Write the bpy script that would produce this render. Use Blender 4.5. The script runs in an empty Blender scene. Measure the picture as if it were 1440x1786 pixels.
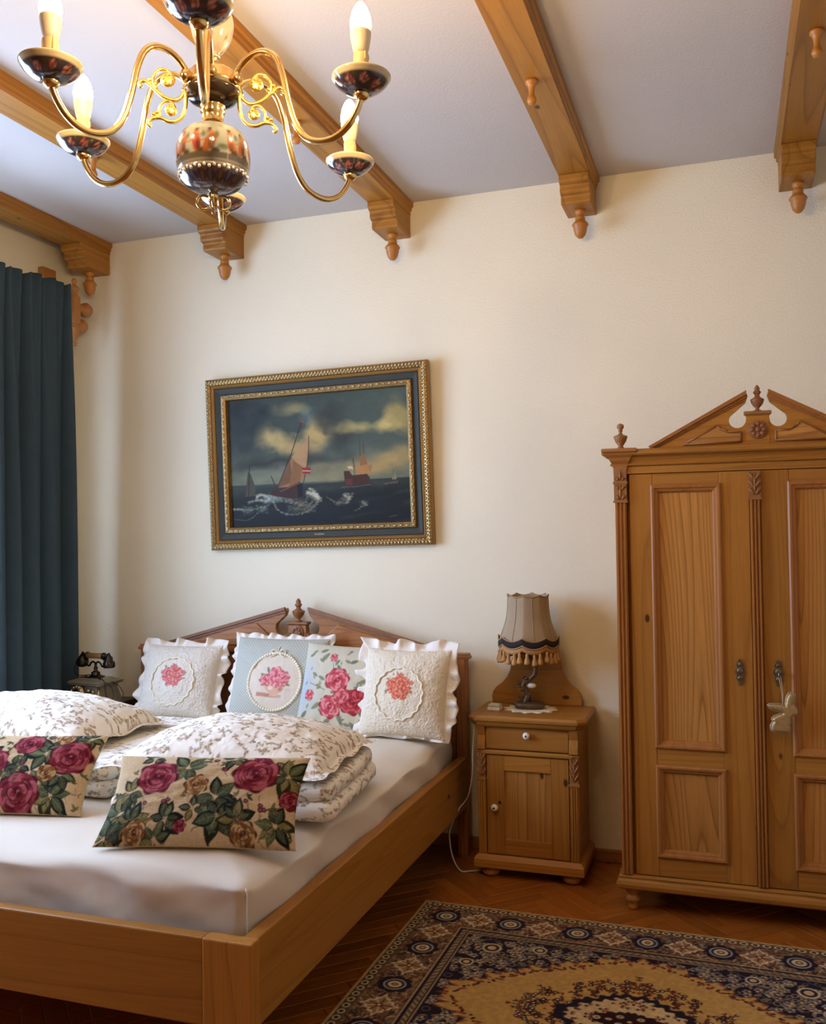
import bpy, bmesh, math, random
import numpy as np
from mathutils import Vector, Matrix

C = bpy.context.scene.collection
SC = bpy.context.scene
PI = math.pi
rnd = random.Random(7)
rng = np.random.default_rng(11)

# ------------------------------------------------------------------ camera, world, lights, exposure
def srgb(r, g, b):
    f = lambda c: (c / 255 / 12.92) if c / 255 <= 0.04045 else ((c / 255 + 0.055) / 1.055) ** 2.4
    return (f(r), f(g), f(b))

cam_data = bpy.data.cameras.new('camera')
cam = bpy.data.objects.new('camera', cam_data)
C.objects.link(cam)
YAW, PITCH, ROLL = 0.3302, 0.0246, -0.0133
_f = Vector((-math.sin(YAW), math.cos(YAW), 0)); _r = Vector((math.cos(YAW), math.sin(YAW), 0)); _u = Vector((0, 0, 1))
_f2 = _f * math.cos(PITCH) + _u * math.sin(PITCH); _u2 = _u * math.cos(PITCH) - _f * math.sin(PITCH)
_r3 = _r * math.cos(ROLL) + _u2 * math.sin(ROLL); _u3 = _u2 * math.cos(ROLL) - _r * math.sin(ROLL)
cam.matrix_world = Matrix(((_r3.x, _u3.x, -_f2.x, 0), (_r3.y, _u3.y, -_f2.y, -3.984), (_r3.z, _u3.z, -_f2.z, 1.40), (0, 0, 0, 1)))
cam_data.sensor_fit = 'VERTICAL'
cam_data.sensor_height = 36.0
cam_data.sensor_width = 36.0
cam_data.lens = 36.0 * 1600 / 1786
cam_data.clip_start = 0.05
SC.camera = cam

world = bpy.data.worlds.new('overcast_sky')
SC.world = world
world.use_nodes = True
_bg = world.node_tree.nodes['Background']
_bg.inputs[0].default_value = (0.46, 0.64, 1.0, 1)
_bg.inputs[1].default_value = 12.0

BULB_STRENGTH = 330.0
BULB_COLOR = (1.0, 0.70, 0.38)

SC.view_settings.view_transform = 'Standard'
SC.view_settings.look = 'None'
SC.view_settings.exposure = 0.56
SC.view_settings.gamma = 1.0
SC.view_settings.use_curve_mapping = False
SC.cycles.max_bounces = 8
SC.cycles.diffuse_bounces = 4
SC.cycles.transparent_max_bounces = 12
SC.cycles.use_denoising = True
SC.cycles.sample_clamp_indirect = 6.0
SC.cycles.caustics_reflective = False
SC.cycles.caustics_refractive = False

# daylight: a sky portal in the window opening of the left wall (sampling guide for the sky, no light of its own)
_pd = bpy.data.lights.new('window_portal', 'AREA')
_pd.shape = 'RECTANGLE'; _pd.size = 1.62; _pd.size_y = 2.13
_pd.cycles.is_portal = True
_po = bpy.data.objects.new('window_portal', _pd)
C.objects.link(_po)
_po.location = (-3.44, -1.685, 1.63)
_po.rotation_euler = (0, -PI / 2, 0)

# ------------------------------------------------------------------ helpers
ORG = {}

class MB:
    def __init__(s):
        s.v = []; s.f = []; s.sm = []; s.c = []; s.n = 0; s.hascol = False
    def add(s, verts, faces, smooth=False, col=None):
        verts = np.asarray(verts, float).reshape(-1, 3)
        b = s.n
        s.v.append(verts); s.n += len(verts)
        if col is None:
            s.c.append(np.ones((len(verts), 3)))
        else:
            s.c.append(np.asarray(col, float).reshape(-1, 3)); s.hascol = True
        for f in faces:
            s.f.append([b + i for i in f]); s.sm.append(smooth)
        return s
    def box(s, x0, x1, y0, y1, z0, z1):
        v = [(x0, y0, z0), (x1, y0, z0), (x1, y1, z0), (x0, y1, z0), (x0, y0, z1), (x1, y0, z1), (x1, y1, z1), (x0, y1, z1)]
        return s.add(v, [(0, 3, 2, 1), (4, 5, 6, 7), (0, 1, 5, 4), (1, 2, 6, 5), (2, 3, 7, 6), (3, 0, 4, 7)])
    def lathe(s, prof, c=(0, 0, 0), seg=20, axis='z', colf=None, cap=True, a0=0.0):
        prof = np.array(prof, float); n = len(prof)
        t = np.arange(seg) * 2 * PI / seg + a0
        X = np.outer(prof[:, 0], np.cos(t)); Y = np.outer(prof[:, 0], np.sin(t)); Z = np.repeat(prof[:, 1][:, None], seg, 1)
        if axis == 'z': P = np.stack([X, Y, Z], -1)
        elif axis == 'y': P = np.stack([X, Z, -Y], -1)
        else: P = np.stack([Z, X, Y], -1)
        P = P.reshape(-1, 3) + np.array(c)
        F = []
        for i in range(n - 1):
            for j in range(seg):
                k = (j + 1) % seg
                F.append((i * seg + j, i * seg + k, (i + 1) * seg + k, (i + 1) * seg + j))
        if cap:
            F.append(tuple(range(seg - 1, -1, -1))); F.append(tuple((n - 1) * seg + j for j in range(seg)))
        col = None
        if colf is not None:
            U = np.tile(np.arange(seg) / seg, n); V = np.repeat(np.linspace(0, 1, n), seg)
            col = colf(U, V)
        return s.add(P, F, True, col)
    def tube(s, path, r, seg=8, closed=False, cap=True):
        P = np.array(path, float); n = len(P)
        R = np.full(n, r) if np.isscalar(r) else np.array(r, float)
        if closed:
            T = np.roll(P, -1, 0) - np.roll(P, 1, 0)
        else:
            T = np.gradient(P, axis=0)
        T /= np.linalg.norm(T, axis=1)[:, None] + 1e-12
        up = np.array([0, 0, 1.0]) if abs(T[0][2]) < 0.9 else np.array([1.0, 0, 0])
        N = np.cross(up, T[0]); N /= np.linalg.norm(N)
        rings = []
        a = np.arange(seg) * 2 * PI / seg
        for i in range(n):
            N = N - T[i] * (N @ T[i]); N /= np.linalg.norm(N) + 1e-12
            B = np.cross(T[i], N)
            rings.append(P[i] + R[i] * (np.outer(np.cos(a), N) + np.outer(np.sin(a), B)))
        V = np.concatenate(rings); F = []
        m = n if closed else n - 1
        for i in range(m):
            i2 = (i + 1) % n
            for j in range(seg):
                k = (j + 1) % seg
                F.append((i * seg + j, i * seg + k, i2 * seg + k, i2 * seg + j))
        if cap and not closed:
            F.append(tuple(range(seg - 1, -1, -1))); F.append(tuple((n - 1) * seg + j for j in range(seg)))
        return s.add(V, F, True)
    def prism(s, poly, a0, a1, plane='xz'):
        poly = [tuple(p) for p in poly]; n = len(poly)
        area = sum(poly[i][0] * poly[(i + 1) % n][1] - poly[(i + 1) % n][0] * poly[i][1] for i in range(n))
        if area < 0: poly = poly[::-1]
        def P(p, a):
            if plane == 'xz': return (p[0], a, p[1])
            if plane == 'xy': return (p[0], p[1], a)
            return (a, p[0], p[1])
        V = [P(p, a0) for p in poly] + [P(p, a1) for p in poly]
        F = [tuple(range(n)), tuple(range(2 * n - 1, n - 1, -1))]
        F += [(i, i + n, (i + 1) % n + n, (i + 1) % n) for i in range(n)]
        return s.add(V, F)
    def molded(s, x0, x1, y0, y1, prof, back=False, chamfer=0.0):
        # stacked rectangles; prof = [(outset, z)...]; outset on left, front, right (and back)
        V = []; m = 8 if chamfer else 4
        for o, z in prof:
            a, b, c, d = x0 - o, x1 + o, y0 - o, y1 + (o if back else 0)
            if chamfer:
                k = chamfer
                V += [(a + k, c, z), (b - k, c, z), (b, c + k, z), (b, d, z), (b, d, z), (a, d, z), (a, d, z), (a, c + k, z)]
            else:
                V += [(a, c, z), (b, c, z), (b, d, z), (a, d, z)]
        n = len(prof); F = [tuple(range(m - 1, -1, -1)), tuple((n - 1) * m + j for j in range(m))]
        for i in range(n - 1):
            for j in range(m):
                k = (j + 1) % m
                F.append((i * m + j, i * m + k, (i + 1) * m + k, (i + 1) * m + j))
        return s.add(V, F)
    def ring(s, w, h, prof, y=0.0, c=(0, 0)):
        # mitred picture-frame ring in the xz plane; prof = [(inset, height towards -y)...]
        V = []
        for i, d in prof:
            a, b = w / 2 - i, h / 2 - i
            V += [(c[0] - a, y - d, c[1] - b), (c[0] + a, y - d, c[1] - b), (c[0] + a, y - d, c[1] + b), (c[0] - a, y - d, c[1] + b)]
        n = len(prof); F = []
        for i in range(n - 1):
            for j in range(4):
                k = (j + 1) % 4
                F.append((i * 4 + j, i * 4 + k, (i + 1) * 4 + k, (i + 1) * 4 + j))
        return s.add(V, F)
    def ell(s, c, r, seg=8, rings=5, rot=None):
        V = [(0, 0, -1)]; F = []
        for i in range(1, rings):
            a = -PI / 2 + PI * i / rings
            for j in range(seg):
                b = 2 * PI * j / seg
                V.append((math.cos(a) * math.cos(b), math.cos(a) * math.sin(b), math.sin(a)))
        V.append((0, 0, 1)); L = len(V) - 1
        for j in range(seg):
            k = (j + 1) % seg
            F.append((0, 1 + k, 1 + j))
            for i in range(rings - 2):
                F.append((1 + i * seg + j, 1 + i * seg + k, 1 + (i + 1) * seg + k, 1 + (i + 1) * seg + j))
            F.append((1 + (rings - 2) * seg + j, 1 + (rings - 2) * seg + k, L))
        V = np.array(V) * np.array(r)
        if rot is not None: V = V @ np.array(rot).T
        return s.add(V + np.array(c), F, True)
    def grid(s, P, smooth=True, col=None, flip=False, wrap=False):
        nv, nu = P.shape[:2]; F = []
        uu = nu if wrap else nu - 1
        for i in range(nv - 1):
            for j in range(uu):
                k = (j + 1) % nu
                q = (i * nu + j, i * nu + k, (i + 1) * nu + k, (i + 1) * nu + j)
                F.append(q[::-1] if flip else q)
        return s.add(P.reshape(-1, 3), F, smooth, col)
    def build(s, name, m, parent=None, org=None, bevel=0.0, seg=2):
        V = np.concatenate(s.v)
        if parent is not None and org is None: org = ORG[parent.name]
        if org is None: org = (0, 0, 0)
        V = V - np.array(org, float)
        me = bpy.data.meshes.new(name)
        me.from_pydata(V.tolist(), [], s.f)
        me.polygons.foreach_set('use_smooth', s.sm)
        if s.hascol:
            col = np.concatenate(s.c)
            a = me.color_attributes.new('Col', 'FLOAT_COLOR', 'POINT')
            lin = np.where(col <= 0.04045, col / 12.92, ((np.clip(col, 0, 1) + 0.055) / 1.055) ** 2.4)
            a.data.foreach_set('color', np.concatenate([lin, np.ones((len(lin), 1))], 1).astype(np.float32).ravel())
        me.materials.append(m)
        me.update()
        o = bpy.data.objects.new(name, me)
        C.objects.link(o)
        if parent is not None: o.parent = parent
        else: o.location = org
        ORG[o.name] = tuple(org)
        if bevel:
            b = o.modifiers.new('bevel', 'BEVEL'); b.width = bevel; b.segments = seg; b.limit_method = 'ANGLE'; b.angle_limit = 0.6
        return o

def tag(o, label=None, cat=None, group=None, kind=None):
    if label: o['label'] = label
    if cat: o['category'] = cat
    if group: o['group'] = group
    if kind: o['kind'] = kind
    return o

def thing(name, label, cat, loc, group=None, rot=None, org=None):
    o = bpy.data.objects.new(name, None)
    C.objects.link(o)
    o.location = loc; o.empty_display_size = 0.1
    if rot: o.rotation_euler = rot
    ORG[o.name] = tuple(loc if org is None else org)
    return tag(o, label, cat, group)

def copy_tree(o, parent=None):
    c = o.copy(); C.objects.link(c); ORG[c.name] = ORG.get(o.name, (0, 0, 0))
    if parent is not None: c.parent = parent
    for ch in list(o.children): copy_tree(ch, c)
    return c

def spline(pts, n=8):
    P = np.array(pts, float); out = []
    Q = np.vstack([2 * P[0] - P[1], P, 2 * P[-1] - P[-2]])
    for i in range(1, len(Q) - 2):
        a, b, c, d = Q[i - 1], Q[i], Q[i + 1], Q[i + 2]
        for t in np.arange(n) / n:
            out.append(0.5 * ((2 * b) + (-a + c) * t + (2 * a - 5 * b + 4 * c - d) * t * t + (-a + 3 * b - 3 * c + d) * t ** 3))
    out.append(P[-1])
    return np.array(out)

def vnoise(x, y, seed=0):
    # smooth value noise for arrays
    r = np.random.default_rng(seed).random((64, 64))
    xi = np.floor(x).astype(int); yi = np.floor(y).astype(int)
    fx = x - xi; fy = y - yi
    fx = fx * fx * (3 - 2 * fx); fy = fy * fy * (3 - 2 * fy)
    g = lambda a, b: r[a % 64, b % 64]
    return (g(xi, yi) * (1 - fx) + g(xi + 1, yi) * fx) * (1 - fy) + (g(xi, yi + 1) * (1 - fx) + g(xi + 1, yi + 1) * fx) * fy

def fbm(x, y, seed=0, o=4):
    s = 0; a = 0.5
    for k in range(o):
        s = s + a * vnoise(x * 2 ** k, y * 2 ** k, seed + k); a *= 0.5
    return s / (1 - 0.5 ** o)

class Cv:
    # a small procedural painter; canvas coordinates x right, y down, colours 0-255 sRGB
    def __init__(s, w, h, col):
        s.w, s.h = w, h
        s.a = np.ones((h, w, 3)) * np.array(col, float) / 255
    def _bb(s, x0, x1, y0, y1):
        x0 = max(0, int(x0)); y0 = max(0, int(y0)); x1 = min(s.w, int(x1) + 2); y1 = min(s.h, int(y1) + 2)
        if x0 >= x1 or y0 >= y1: return None
        Y, X = np.mgrid[y0:y1, x0:x1]
        return x0, x1, y0, y1, X + 0.0, Y + 0.0
    def put(s, bb, m, col):
        x0, x1, y0, y1 = bb[:4]
        m = np.clip(m, 0, 1)[..., None]
        s.a[y0:y1, x0:x1] = s.a[y0:y1, x0:x1] * (1 - m) + np.array(col, float) / 255 * m
    def blob(s, cx, cy, rx, ry=None, col=(0, 0, 0), ang=0.0, soft=0.25, wob=0.0, nl=5, ph=0.0, alpha=1.0):
        ry = rx if ry is None else ry
        R = max(rx, ry) * (1.3 + wob) + 2
        bb = s._bb(cx - R, cx + R, cy - R, cy + R)
        if bb is None: return
        X, Y = bb[4] - cx, bb[5] - cy
        c, sn = math.cos(ang), math.sin(ang)
        u = (X * c + Y * sn) / rx; v = (-X * sn + Y * c) / ry
        d = np.hypot(u, v)
        if wob: d = d / (1 + wob * np.cos(nl * np.arctan2(v, u) + ph))
        aa = max(soft, 0.8 / max(min(rx, ry), 0.5))
        s.put(bb, (1 - d) / aa + 0.5 if soft < 0.3 else np.clip((1 - d) / soft, 0, 1) ** 1.3, col) if alpha == 1 else s.put(bb, alpha * np.clip((1 - d) / aa, 0, 1), col)
    def ringd(s, cx, cy, r, wd, col, ry=None):
        ry = r if ry is None else ry
        bb = s._bb(cx - r - wd, cx + r + wd, cy - ry - wd, cy + ry + wd)
        if bb is None: return
        d = np.hypot((bb[4] - cx) / r, (bb[5] - cy) / ry) * r
        s.put(bb, (wd / 2 - abs(d - r)) + 0.5, col)
    def poly(s, pts, col, alpha=1.0, soft=0.0):
        P = np.array(pts, float)
        bb = s._bb(P[:, 0].min() - 1, P[:, 0].max() + 1, P[:, 1].min() - 1, P[:, 1].max() + 1)
        if bb is None: return
        acc = 0
        for dx, dy in ((-.25, -.25), (.25, -.25), (-.25, .25), (.25, .25)):
            X, Y = bb[4] + dx, bb[5] + dy
            ins = np.zeros(X.shape, bool)
            for i in range(len(P)):
                x1, y1 = P[i]; x2, y2 = P[(i + 1) % len(P)]
                if y1 == y2: continue
                c = ((y1 > Y) != (y2 > Y)) & (X < (x2 - x1) * (Y - y1) / (y2 - y1) + x1)
                ins ^= c
            acc = acc + ins
        s.put(bb, acc / 4.0 * alpha, col)
    def line(s, pts, wd, col, alpha=1.0):
        P = np.array(pts, float)
        for i in range(len(P) - 1):
            a, b = P[i], P[i + 1]
            bb = s._bb(min(a[0], b[0]) - wd - 1, max(a[0], b[0]) + wd + 1, min(a[1], b[1]) - wd - 1, max(a[1], b[1]) + wd + 1)
            if bb is None: continue
            d = b - a; L = d @ d + 1e-9
            t = np.clip(((bb[4] - a[0]) * d[0] + (bb[5] - a[1]) * d[1]) / L, 0, 1)
            q = np.hypot(bb[4] - a[0] - t * d[0], bb[5] - a[1] - t * d[1])
            s.put(bb, np.clip(wd / 2 - q + 0.5, 0, 1) * alpha, col)
    def leaf(s, x, y, L, ang, col, vein=None, wd=0.42):
        t = np.linspace(0, 1, 9); h = wd * L * np.sin(PI * t ** 0.8) * 0.5
        u = np.concatenate([t, t[::-1]]) * L; v = np.concatenate([h, -h[::-1]])
        c, sn = math.cos(ang), math.sin(ang)
        s.poly(np.stack([x + u * c - v * sn, y + u * sn + v * c], 1), col)
        if vein is not None:
            s.line([(x, y), (x + L * .9 * c, y + L * .9 * sn)], max(0.7, L * .04), vein)
            for k in (.25, .45, .65):
                for sg in (1, -1):
                    bx, by = x + L * k * c, y + L * k * sn
                    a2 = ang + sg * .7
                    s.line([(bx, by), (bx + L * .2 * math.cos(a2), by + L * .2 * math.sin(a2))], max(.6, L * .03), vein, .8)
    def rose(s, x, y, r, cols, rd):
        dark, mid, light = cols
        s.blob(x, y, r, r * .92, dark, 0, .1, .08, 7, rd.random() * 6)
        for ring, (rr, n, pr) in enumerate(((.72, 8, .36), (.5, 6, .32), (.28, 4, .26))):
            o = rd.random() * 6
            for k in range(n):
                a = o + k * 2 * PI / n
                px, py = x + rr * r * math.cos(a), y + rr * r * .92 * math.sin(a)
                s.blob(px, py, pr * r * .62, pr * r, light if (k + ring) % 2 else mid, a, .2)
                s.blob(px - .10 * r * math.cos(a), py - .10 * r * math.sin(a), pr * r * .42, pr * r * .75, mid if (k + ring) % 2 else dark, a, .3)
        for k in range(int(8 + r * .4)):
            a = rd.random() * 6.28; q = (.22 + .66 * rd.random()) * r; e = .35 + .4 * rd.random()
            s.line([(x + q * math.cos(a + e * t), y + q * .92 * math.sin(a + e * t)) for t in (0, .5, 1)], max(.8, r * .05), dark if k % 2 else light, .65)
        s.blob(x, y, r * .16, r * .14, dark, 0, .3)
        s.blob(x + .03 * r, y - .03 * r, r * .09, r * .07, light, 0, .4)
    def sample(s, u, v):
        x = np.clip(u, 0, 1) * (s.w - 1); y = np.clip(v, 0, 1) * (s.h - 1)
        x0 = np.floor(x).astype(int); y0 = np.floor(y).astype(int)
        x1 = np.minimum(x0 + 1, s.w - 1); y1 = np.minimum(y0 + 1, s.h - 1)
        fx = (x - x0)[..., None]; fy = (y - y0)[..., None]
        return (s.a[y0, x0] * (1 - fx) + s.a[y0, x1] * fx) * (1 - fy) + (s.a[y1, x0] * (1 - fx) + s.a[y1, x1] * fx) * fy

# ------------------------------------------------------------------ materials
def newmat(name):
    m = bpy.data.materials.new(name); m.use_nodes = True
    nt = m.node_tree
    return m, nt, nt.nodes['Principled BSDF'], nt.nodes, nt.links

def lnk(nt, a, b): nt.links.new(a, b)

def simple(name, col, rough=0.6, metal=0.0, bump=0.0, bscale=200.0, var=0.0, vscale=8.0, spec=None, bstretch=(1, 1, 1), coat=0.0):
    m, nt, b, N, L = newmat(name)
    b.inputs['Roughness'].default_value = rough; b.inputs['Metallic'].default_value = metal
    b.inputs['Base Color'].default_value = (*col, 1)
    if spec is not None: b.inputs['Specular IOR Level'].default_value = spec
    if coat: b.inputs['Coat Weight'].default_value = coat; b.inputs['Coat Roughness'].default_value = .08
    tc = N.new('ShaderNodeTexCoord')
    if var:
        n = N.new('ShaderNodeTexNoise'); n.inputs['Scale'].default_value = vscale; n.inputs['Detail'].default_value = 4
        lnk(nt, tc.outputs['Object'], n.inputs['Vector'])
        r = N.new('ShaderNodeMix'); r.data_type = 'RGBA'
        r.inputs[6].default_value = (*[c * (1 - var) for c in col], 1); r.inputs[7].default_value = (*[min(1, c * (1 + var)) for c in col], 1)
        lnk(nt, n.outputs[0], r.inputs[0]); lnk(nt, r.outputs[2], b.inputs['Base Color'])
    if bump:
        mp = N.new('ShaderNodeMapping'); mp.inputs['Scale'].default_value = bstretch
        lnk(nt, tc.outputs['Object'], mp.inputs[0])
        n2 = N.new('ShaderNodeTexNoise'); n2.inputs['Scale'].default_value = bscale; n2.inputs['Detail'].default_value = 3
        lnk(nt, mp.outputs[0], n2.inputs['Vector'])
        bp = N.new('ShaderNodeBump'); bp.inputs['Strength'].default_value = bump; bp.inputs['Distance'].default_value = 0.004
        lnk(nt, n2.outputs[0], bp.inputs['Height']); lnk(nt, bp.outputs[0], b.inputs['Normal'])
    return m

def painted(name, rough=0.8, bump=0.15, bscale=500.0, spec=0.3, coat=0.0, wrinkle=0.0, dist=.003):
    m, nt, b, N, L = newmat(name)
    at = N.new('ShaderNodeVertexColor'); at.layer_name = 'Col'
    lnk(nt, at.outputs[0], b.inputs['Base Color'])
    b.inputs['Roughness'].default_value = rough; b.inputs['Specular IOR Level'].default_value = spec
    if coat: b.inputs['Coat Weight'].default_value = coat; b.inputs['Coat Roughness'].default_value = .05
    if bump:
        tc = N.new('ShaderNodeTexCoord'); n = N.new('ShaderNodeTexNoise')
        n.inputs['Scale'].default_value = bscale; n.inputs['Detail'].default_value = 2
        lnk(nt, tc.outputs['Object'], n.inputs['Vector'])
        bp = N.new('ShaderNodeBump'); bp.inputs['Strength'].default_value = bump; bp.inputs['Distance'].default_value = dist
        lnk(nt, n.outputs[0], bp.inputs['Height'])
        if wrinkle:
            n2 = N.new('ShaderNodeTexNoise'); n2.inputs['Scale'].default_value = 9; n2.inputs['Detail'].default_value = 3; n2.inputs['Distortion'].default_value = .6
            lnk(nt, tc.outputs['Object'], n2.inputs['Vector'])
            b2 = N.new('ShaderNodeBump'); b2.inputs['Strength'].default_value = wrinkle; b2.inputs['Distance'].default_value = .03
            lnk(nt, n2.outputs[0], b2.inputs['Height']); lnk(nt, b2.outputs[0], bp.inputs['Normal'])
        lnk(nt, bp.outputs[0], b.inputs['Normal'])
    return m

def wood(name, axis, light, dark, line, knots=True, ring=24.0, rough=0.42, tilt=0.03, var=0.14, contrast=1.0):
    m, nt, b, N, L = newmat(name)
    tc = N.new('ShaderNodeTexCoord'); oi = N.new('ShaderNodeObjectInfo')
    off = N.new('ShaderNodeVectorMath'); off.operation = 'SCALE'; off.inputs[0].default_value = (3.1, 1.7, 5.3)
    lnk(nt, oi.outputs['Random'], off.inputs['Scale'])
    ad = N.new('ShaderNodeVectorMath'); ad.operation = 'ADD'
    lnk(nt, tc.outputs['Object'], ad.inputs[0]); lnk(nt, off.outputs[0], ad.inputs[1])
    mp = N.new('ShaderNodeMapping'); mp.vector_type = 'POINT'
    rot = {'z': (tilt, tilt * .7, 0), 'x': (0, -PI / 2 + tilt, tilt), 'y': (PI / 2 + tilt, 0, tilt)}[axis]
    mp.inputs['Rotation'].default_value = rot
    lnk(nt, ad.outputs[0], mp.inputs[0])
    # growth rings: periodic trunk axes, stretched along the grain
    st = N.new('ShaderNodeVectorMath'); st.operation = 'MULTIPLY'; st.inputs[1].default_value = (1, 1, .045)
    lnk(nt, mp.outputs[0], st.inputs[0])
    nz = N.new('ShaderNodeTexNoise'); nz.inputs['Scale'].default_value = 5.5; nz.inputs['Detail'].default_value = 1
    lnk(nt, st.outputs[0], nz.inputs['Vector'])
    rg = N.new('ShaderNodeMath'); rg.operation = 'MULTIPLY'; rg.inputs[1].default_value = ring * 1.0
    lnk(nt, nz.outputs[0], rg.inputs[0])
    sn = N.new('ShaderNodeMath'); sn.operation = 'FRACT'
    lnk(nt, rg.outputs[0], sn.inputs[0])
    cr = N.new('ShaderNodeValToRGB')
    e = cr.color_ramp.elements
    e[0].position = 0.0; e[0].color = (1, 1, 1, 1); e[1].position = 1.0; e[1].color = (1, 1, 1, 1)
    for pos, val in ((.45, .92), (.80, .55), (.90, .0), (.97, .8)):
        k = e.new(pos); k.color = (val, val, val, 1)
    lnk(nt, sn.outputs[0], cr.inputs[0])
    # fine fibre
    fs = N.new('ShaderNodeVectorMath'); fs.operation = 'MULTIPLY'; fs.inputs[1].default_value = (1, 1, .03)
    lnk(nt, mp.outputs[0], fs.inputs[0])
    fn = N.new('ShaderNodeTexNoise'); fn.inputs['Scale'].default_value = 170; fn.inputs['Detail'].default_value = 3
    lnk(nt, fs.outputs[0], fn.inputs['Vector'])
    # broad tone
    bn = N.new('ShaderNodeTexNoise'); bn.inputs['Scale'].default_value = 3.0; bn.inputs['Detail'].default_value = 2
    lnk(nt, st.outputs[0], bn.inputs['Vector'])
    def mix(a, bcol, fac, fval=None):
        x = N.new('ShaderNodeMix'); x.data_type = 'RGBA'
        for i, q in ((6, a), (7, bcol)):
            if isinstance(q, tuple): x.inputs[i].default_value = (*q, 1)
            else: lnk(nt, q, x.inputs[i])
        if fac is None: x.inputs[0].default_value = fval
        else: lnk(nt, fac, x.inputs[0])
        return x.outputs[2]
    base = mix(dark, light, bn.outputs[0])
    inv = N.new('ShaderNodeMath'); inv.operation = 'SUBTRACT'; inv.inputs[0].default_value = 1.0
    lnk(nt, cr.outputs[0], inv.inputs[1])
    iv2 = N.new('ShaderNodeMath'); iv2.operation = 'MULTIPLY'; iv2.inputs[1].default_value = .62 * contrast
    lnk(nt, inv.outputs[0], iv2.inputs[0])
    c1 = mix(base, line, iv2.outputs[0])
    ff = N.new('ShaderNodeMapRange'); ff.inputs[1].default_value = .3; ff.inputs[2].default_value = .75; ff.inputs[3].default_value = .0; ff.inputs[4].default_value = .30
    lnk(nt, fn.outputs[0], ff.inputs[0])
    col = mix(c1, line, ff.outputs[0])
    if knots:
        ks = N.new('ShaderNodeVectorMath'); ks.operation = 'MULTIPLY'; ks.inputs[1].default_value = (1, 1, .55)
        lnk(nt, mp.outputs[0], ks.inputs[0])
        vo = N.new('ShaderNodeTexVoronoi'); vo.inputs['Scale'].default_value = 7.0
        lnk(nt, ks.outputs[0], vo.inputs['Vector'])
        kr = N.new('ShaderNodeMapRange'); kr.inputs[1].default_value = .045; kr.inputs[2].default_value = .075; kr.inputs[3].default_value = 1; kr.inputs[4].default_value = 0
        lnk(nt, vo.outputs['Distance'], kr.inputs[0])
        col = mix(col, tuple(c * .33 for c in line), kr.outputs[0])
    hv = N.new('ShaderNodeHueSaturation')
    vr = N.new('ShaderNodeMapRange'); vr.inputs[3].default_value = 1 - var; vr.inputs[4].default_value = 1 + var
    lnk(nt, oi.outputs['Random'], vr.inputs[0]); lnk(nt, vr.outputs[0], hv.inputs['Value'])
    lnk(nt, col, hv.inputs['Color']); lnk(nt, hv.outputs[0], b.inputs['Base Color'])
    b.inputs['Roughness'].default_value = rough
    b.inputs['Specular IOR Level'].default_value = .35
    bp = N.new('ShaderNodeBump'); bp.inputs['Strength'].default_value = .12; bp.inputs['Distance'].default_value = .002
    lnk(nt, fn.outputs[0], bp.inputs['Height']); lnk(nt, bp.outputs[0], b.inputs['Normal'])
    return m

_PL, _PD, _PN = srgb(184, 128, 54), srgb(166, 108, 38), srgb(120, 72, 24)
PINE = {a: wood('pine_' + a, a, _PL, _PD, _PN, ring=15, contrast=.7) for a in 'xyz'}
PANEL = {a: wood('pine_panel_' + a, a, srgb(196, 140, 72), srgb(180, 124, 56), srgb(128, 80, 30), ring=26, contrast=1.25) for a in 'xz'}
MOLD = {a: wood('reddish_molding_' + a, a, srgb(174, 116, 58), srgb(156, 98, 44), srgb(112, 66, 26), knots=False, ring=9, contrast=.5) for a in 'xyz'}
HEADW = {a: wood('headboard_pine_' + a, a, srgb(186, 126, 72), srgb(166, 106, 56), srgb(118, 68, 32), knots=False, ring=16) for a in 'xz'}
BEAMW = wood('beam_pine', 'y', srgb(180, 126, 50), srgb(160, 104, 34), srgb(118, 70, 20), ring=9)
OAK = wood('oak_parquet', 'x', srgb(182, 110, 42), srgb(150, 84, 26), srgb(104, 54, 14), knots=False, ring=12, rough=.30, var=.22, contrast=.7)
TURN = simple('turned_pine', srgb(178, 116, 46), .42, bump=.1, bscale=60, bstretch=(1, 1, .1), var=.12, vscale=14)
TURNRED = simple('turned_reddish_pine', srgb(174, 116, 60), .45, bump=.1, bscale=60, var=.12, vscale=14)
CARVE = simple('carved_pine', srgb(148, 98, 48), .5, bump=.35, bscale=90, var=.25, vscale=30)
DARKCARVE = simple('carved_dark_wood', srgb(138, 88, 48), .5, bump=.35, bscale=90, var=.25, vscale=30)
SUBFLOOR = simple('dark_joint', srgb(52, 28, 12), .9, bump=.2, bscale=80)
WALLM = None
def plaster(name, col, sc=130, st=.5):
    m, nt, b, N, L = newmat(name)
    b.inputs['Roughness'].default_value = .9; b.inputs['Specular IOR Level'].default_value = .15
    tc = N.new('ShaderNodeTexCoord')
    n1 = N.new('ShaderNodeTexNoise'); n1.inputs['Scale'].default_value = sc; n1.inputs['Detail'].default_value = 4
    n2 = N.new('ShaderNodeTexNoise'); n2.inputs['Scale'].default_value = 1.6; n2.inputs['Detail'].default_value = 3
    for n in (n1, n2): lnk(nt, tc.outputs['Object'], n.inputs['Vector'])
    mx = N.new('ShaderNodeMix'); mx.data_type = 'RGBA'
    mx.inputs[6].default_value = (*[c * .94 for c in col], 1); mx.inputs[7].default_value = (*[min(1, c * 1.05) for c in col], 1)
    lnk(nt, n2.outputs[0], mx.inputs[0]); lnk(nt, mx.outputs[2], b.inputs['Base Color'])
    bp = N.new('ShaderNodeBump'); bp.inputs['Strength'].default_value = st; bp.inputs['Distance'].default_value = .004
    lnk(nt, n1.outputs[0], bp.inputs['Height']); lnk(nt, bp.outputs[0], b.inputs['Normal'])
    return m
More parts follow.
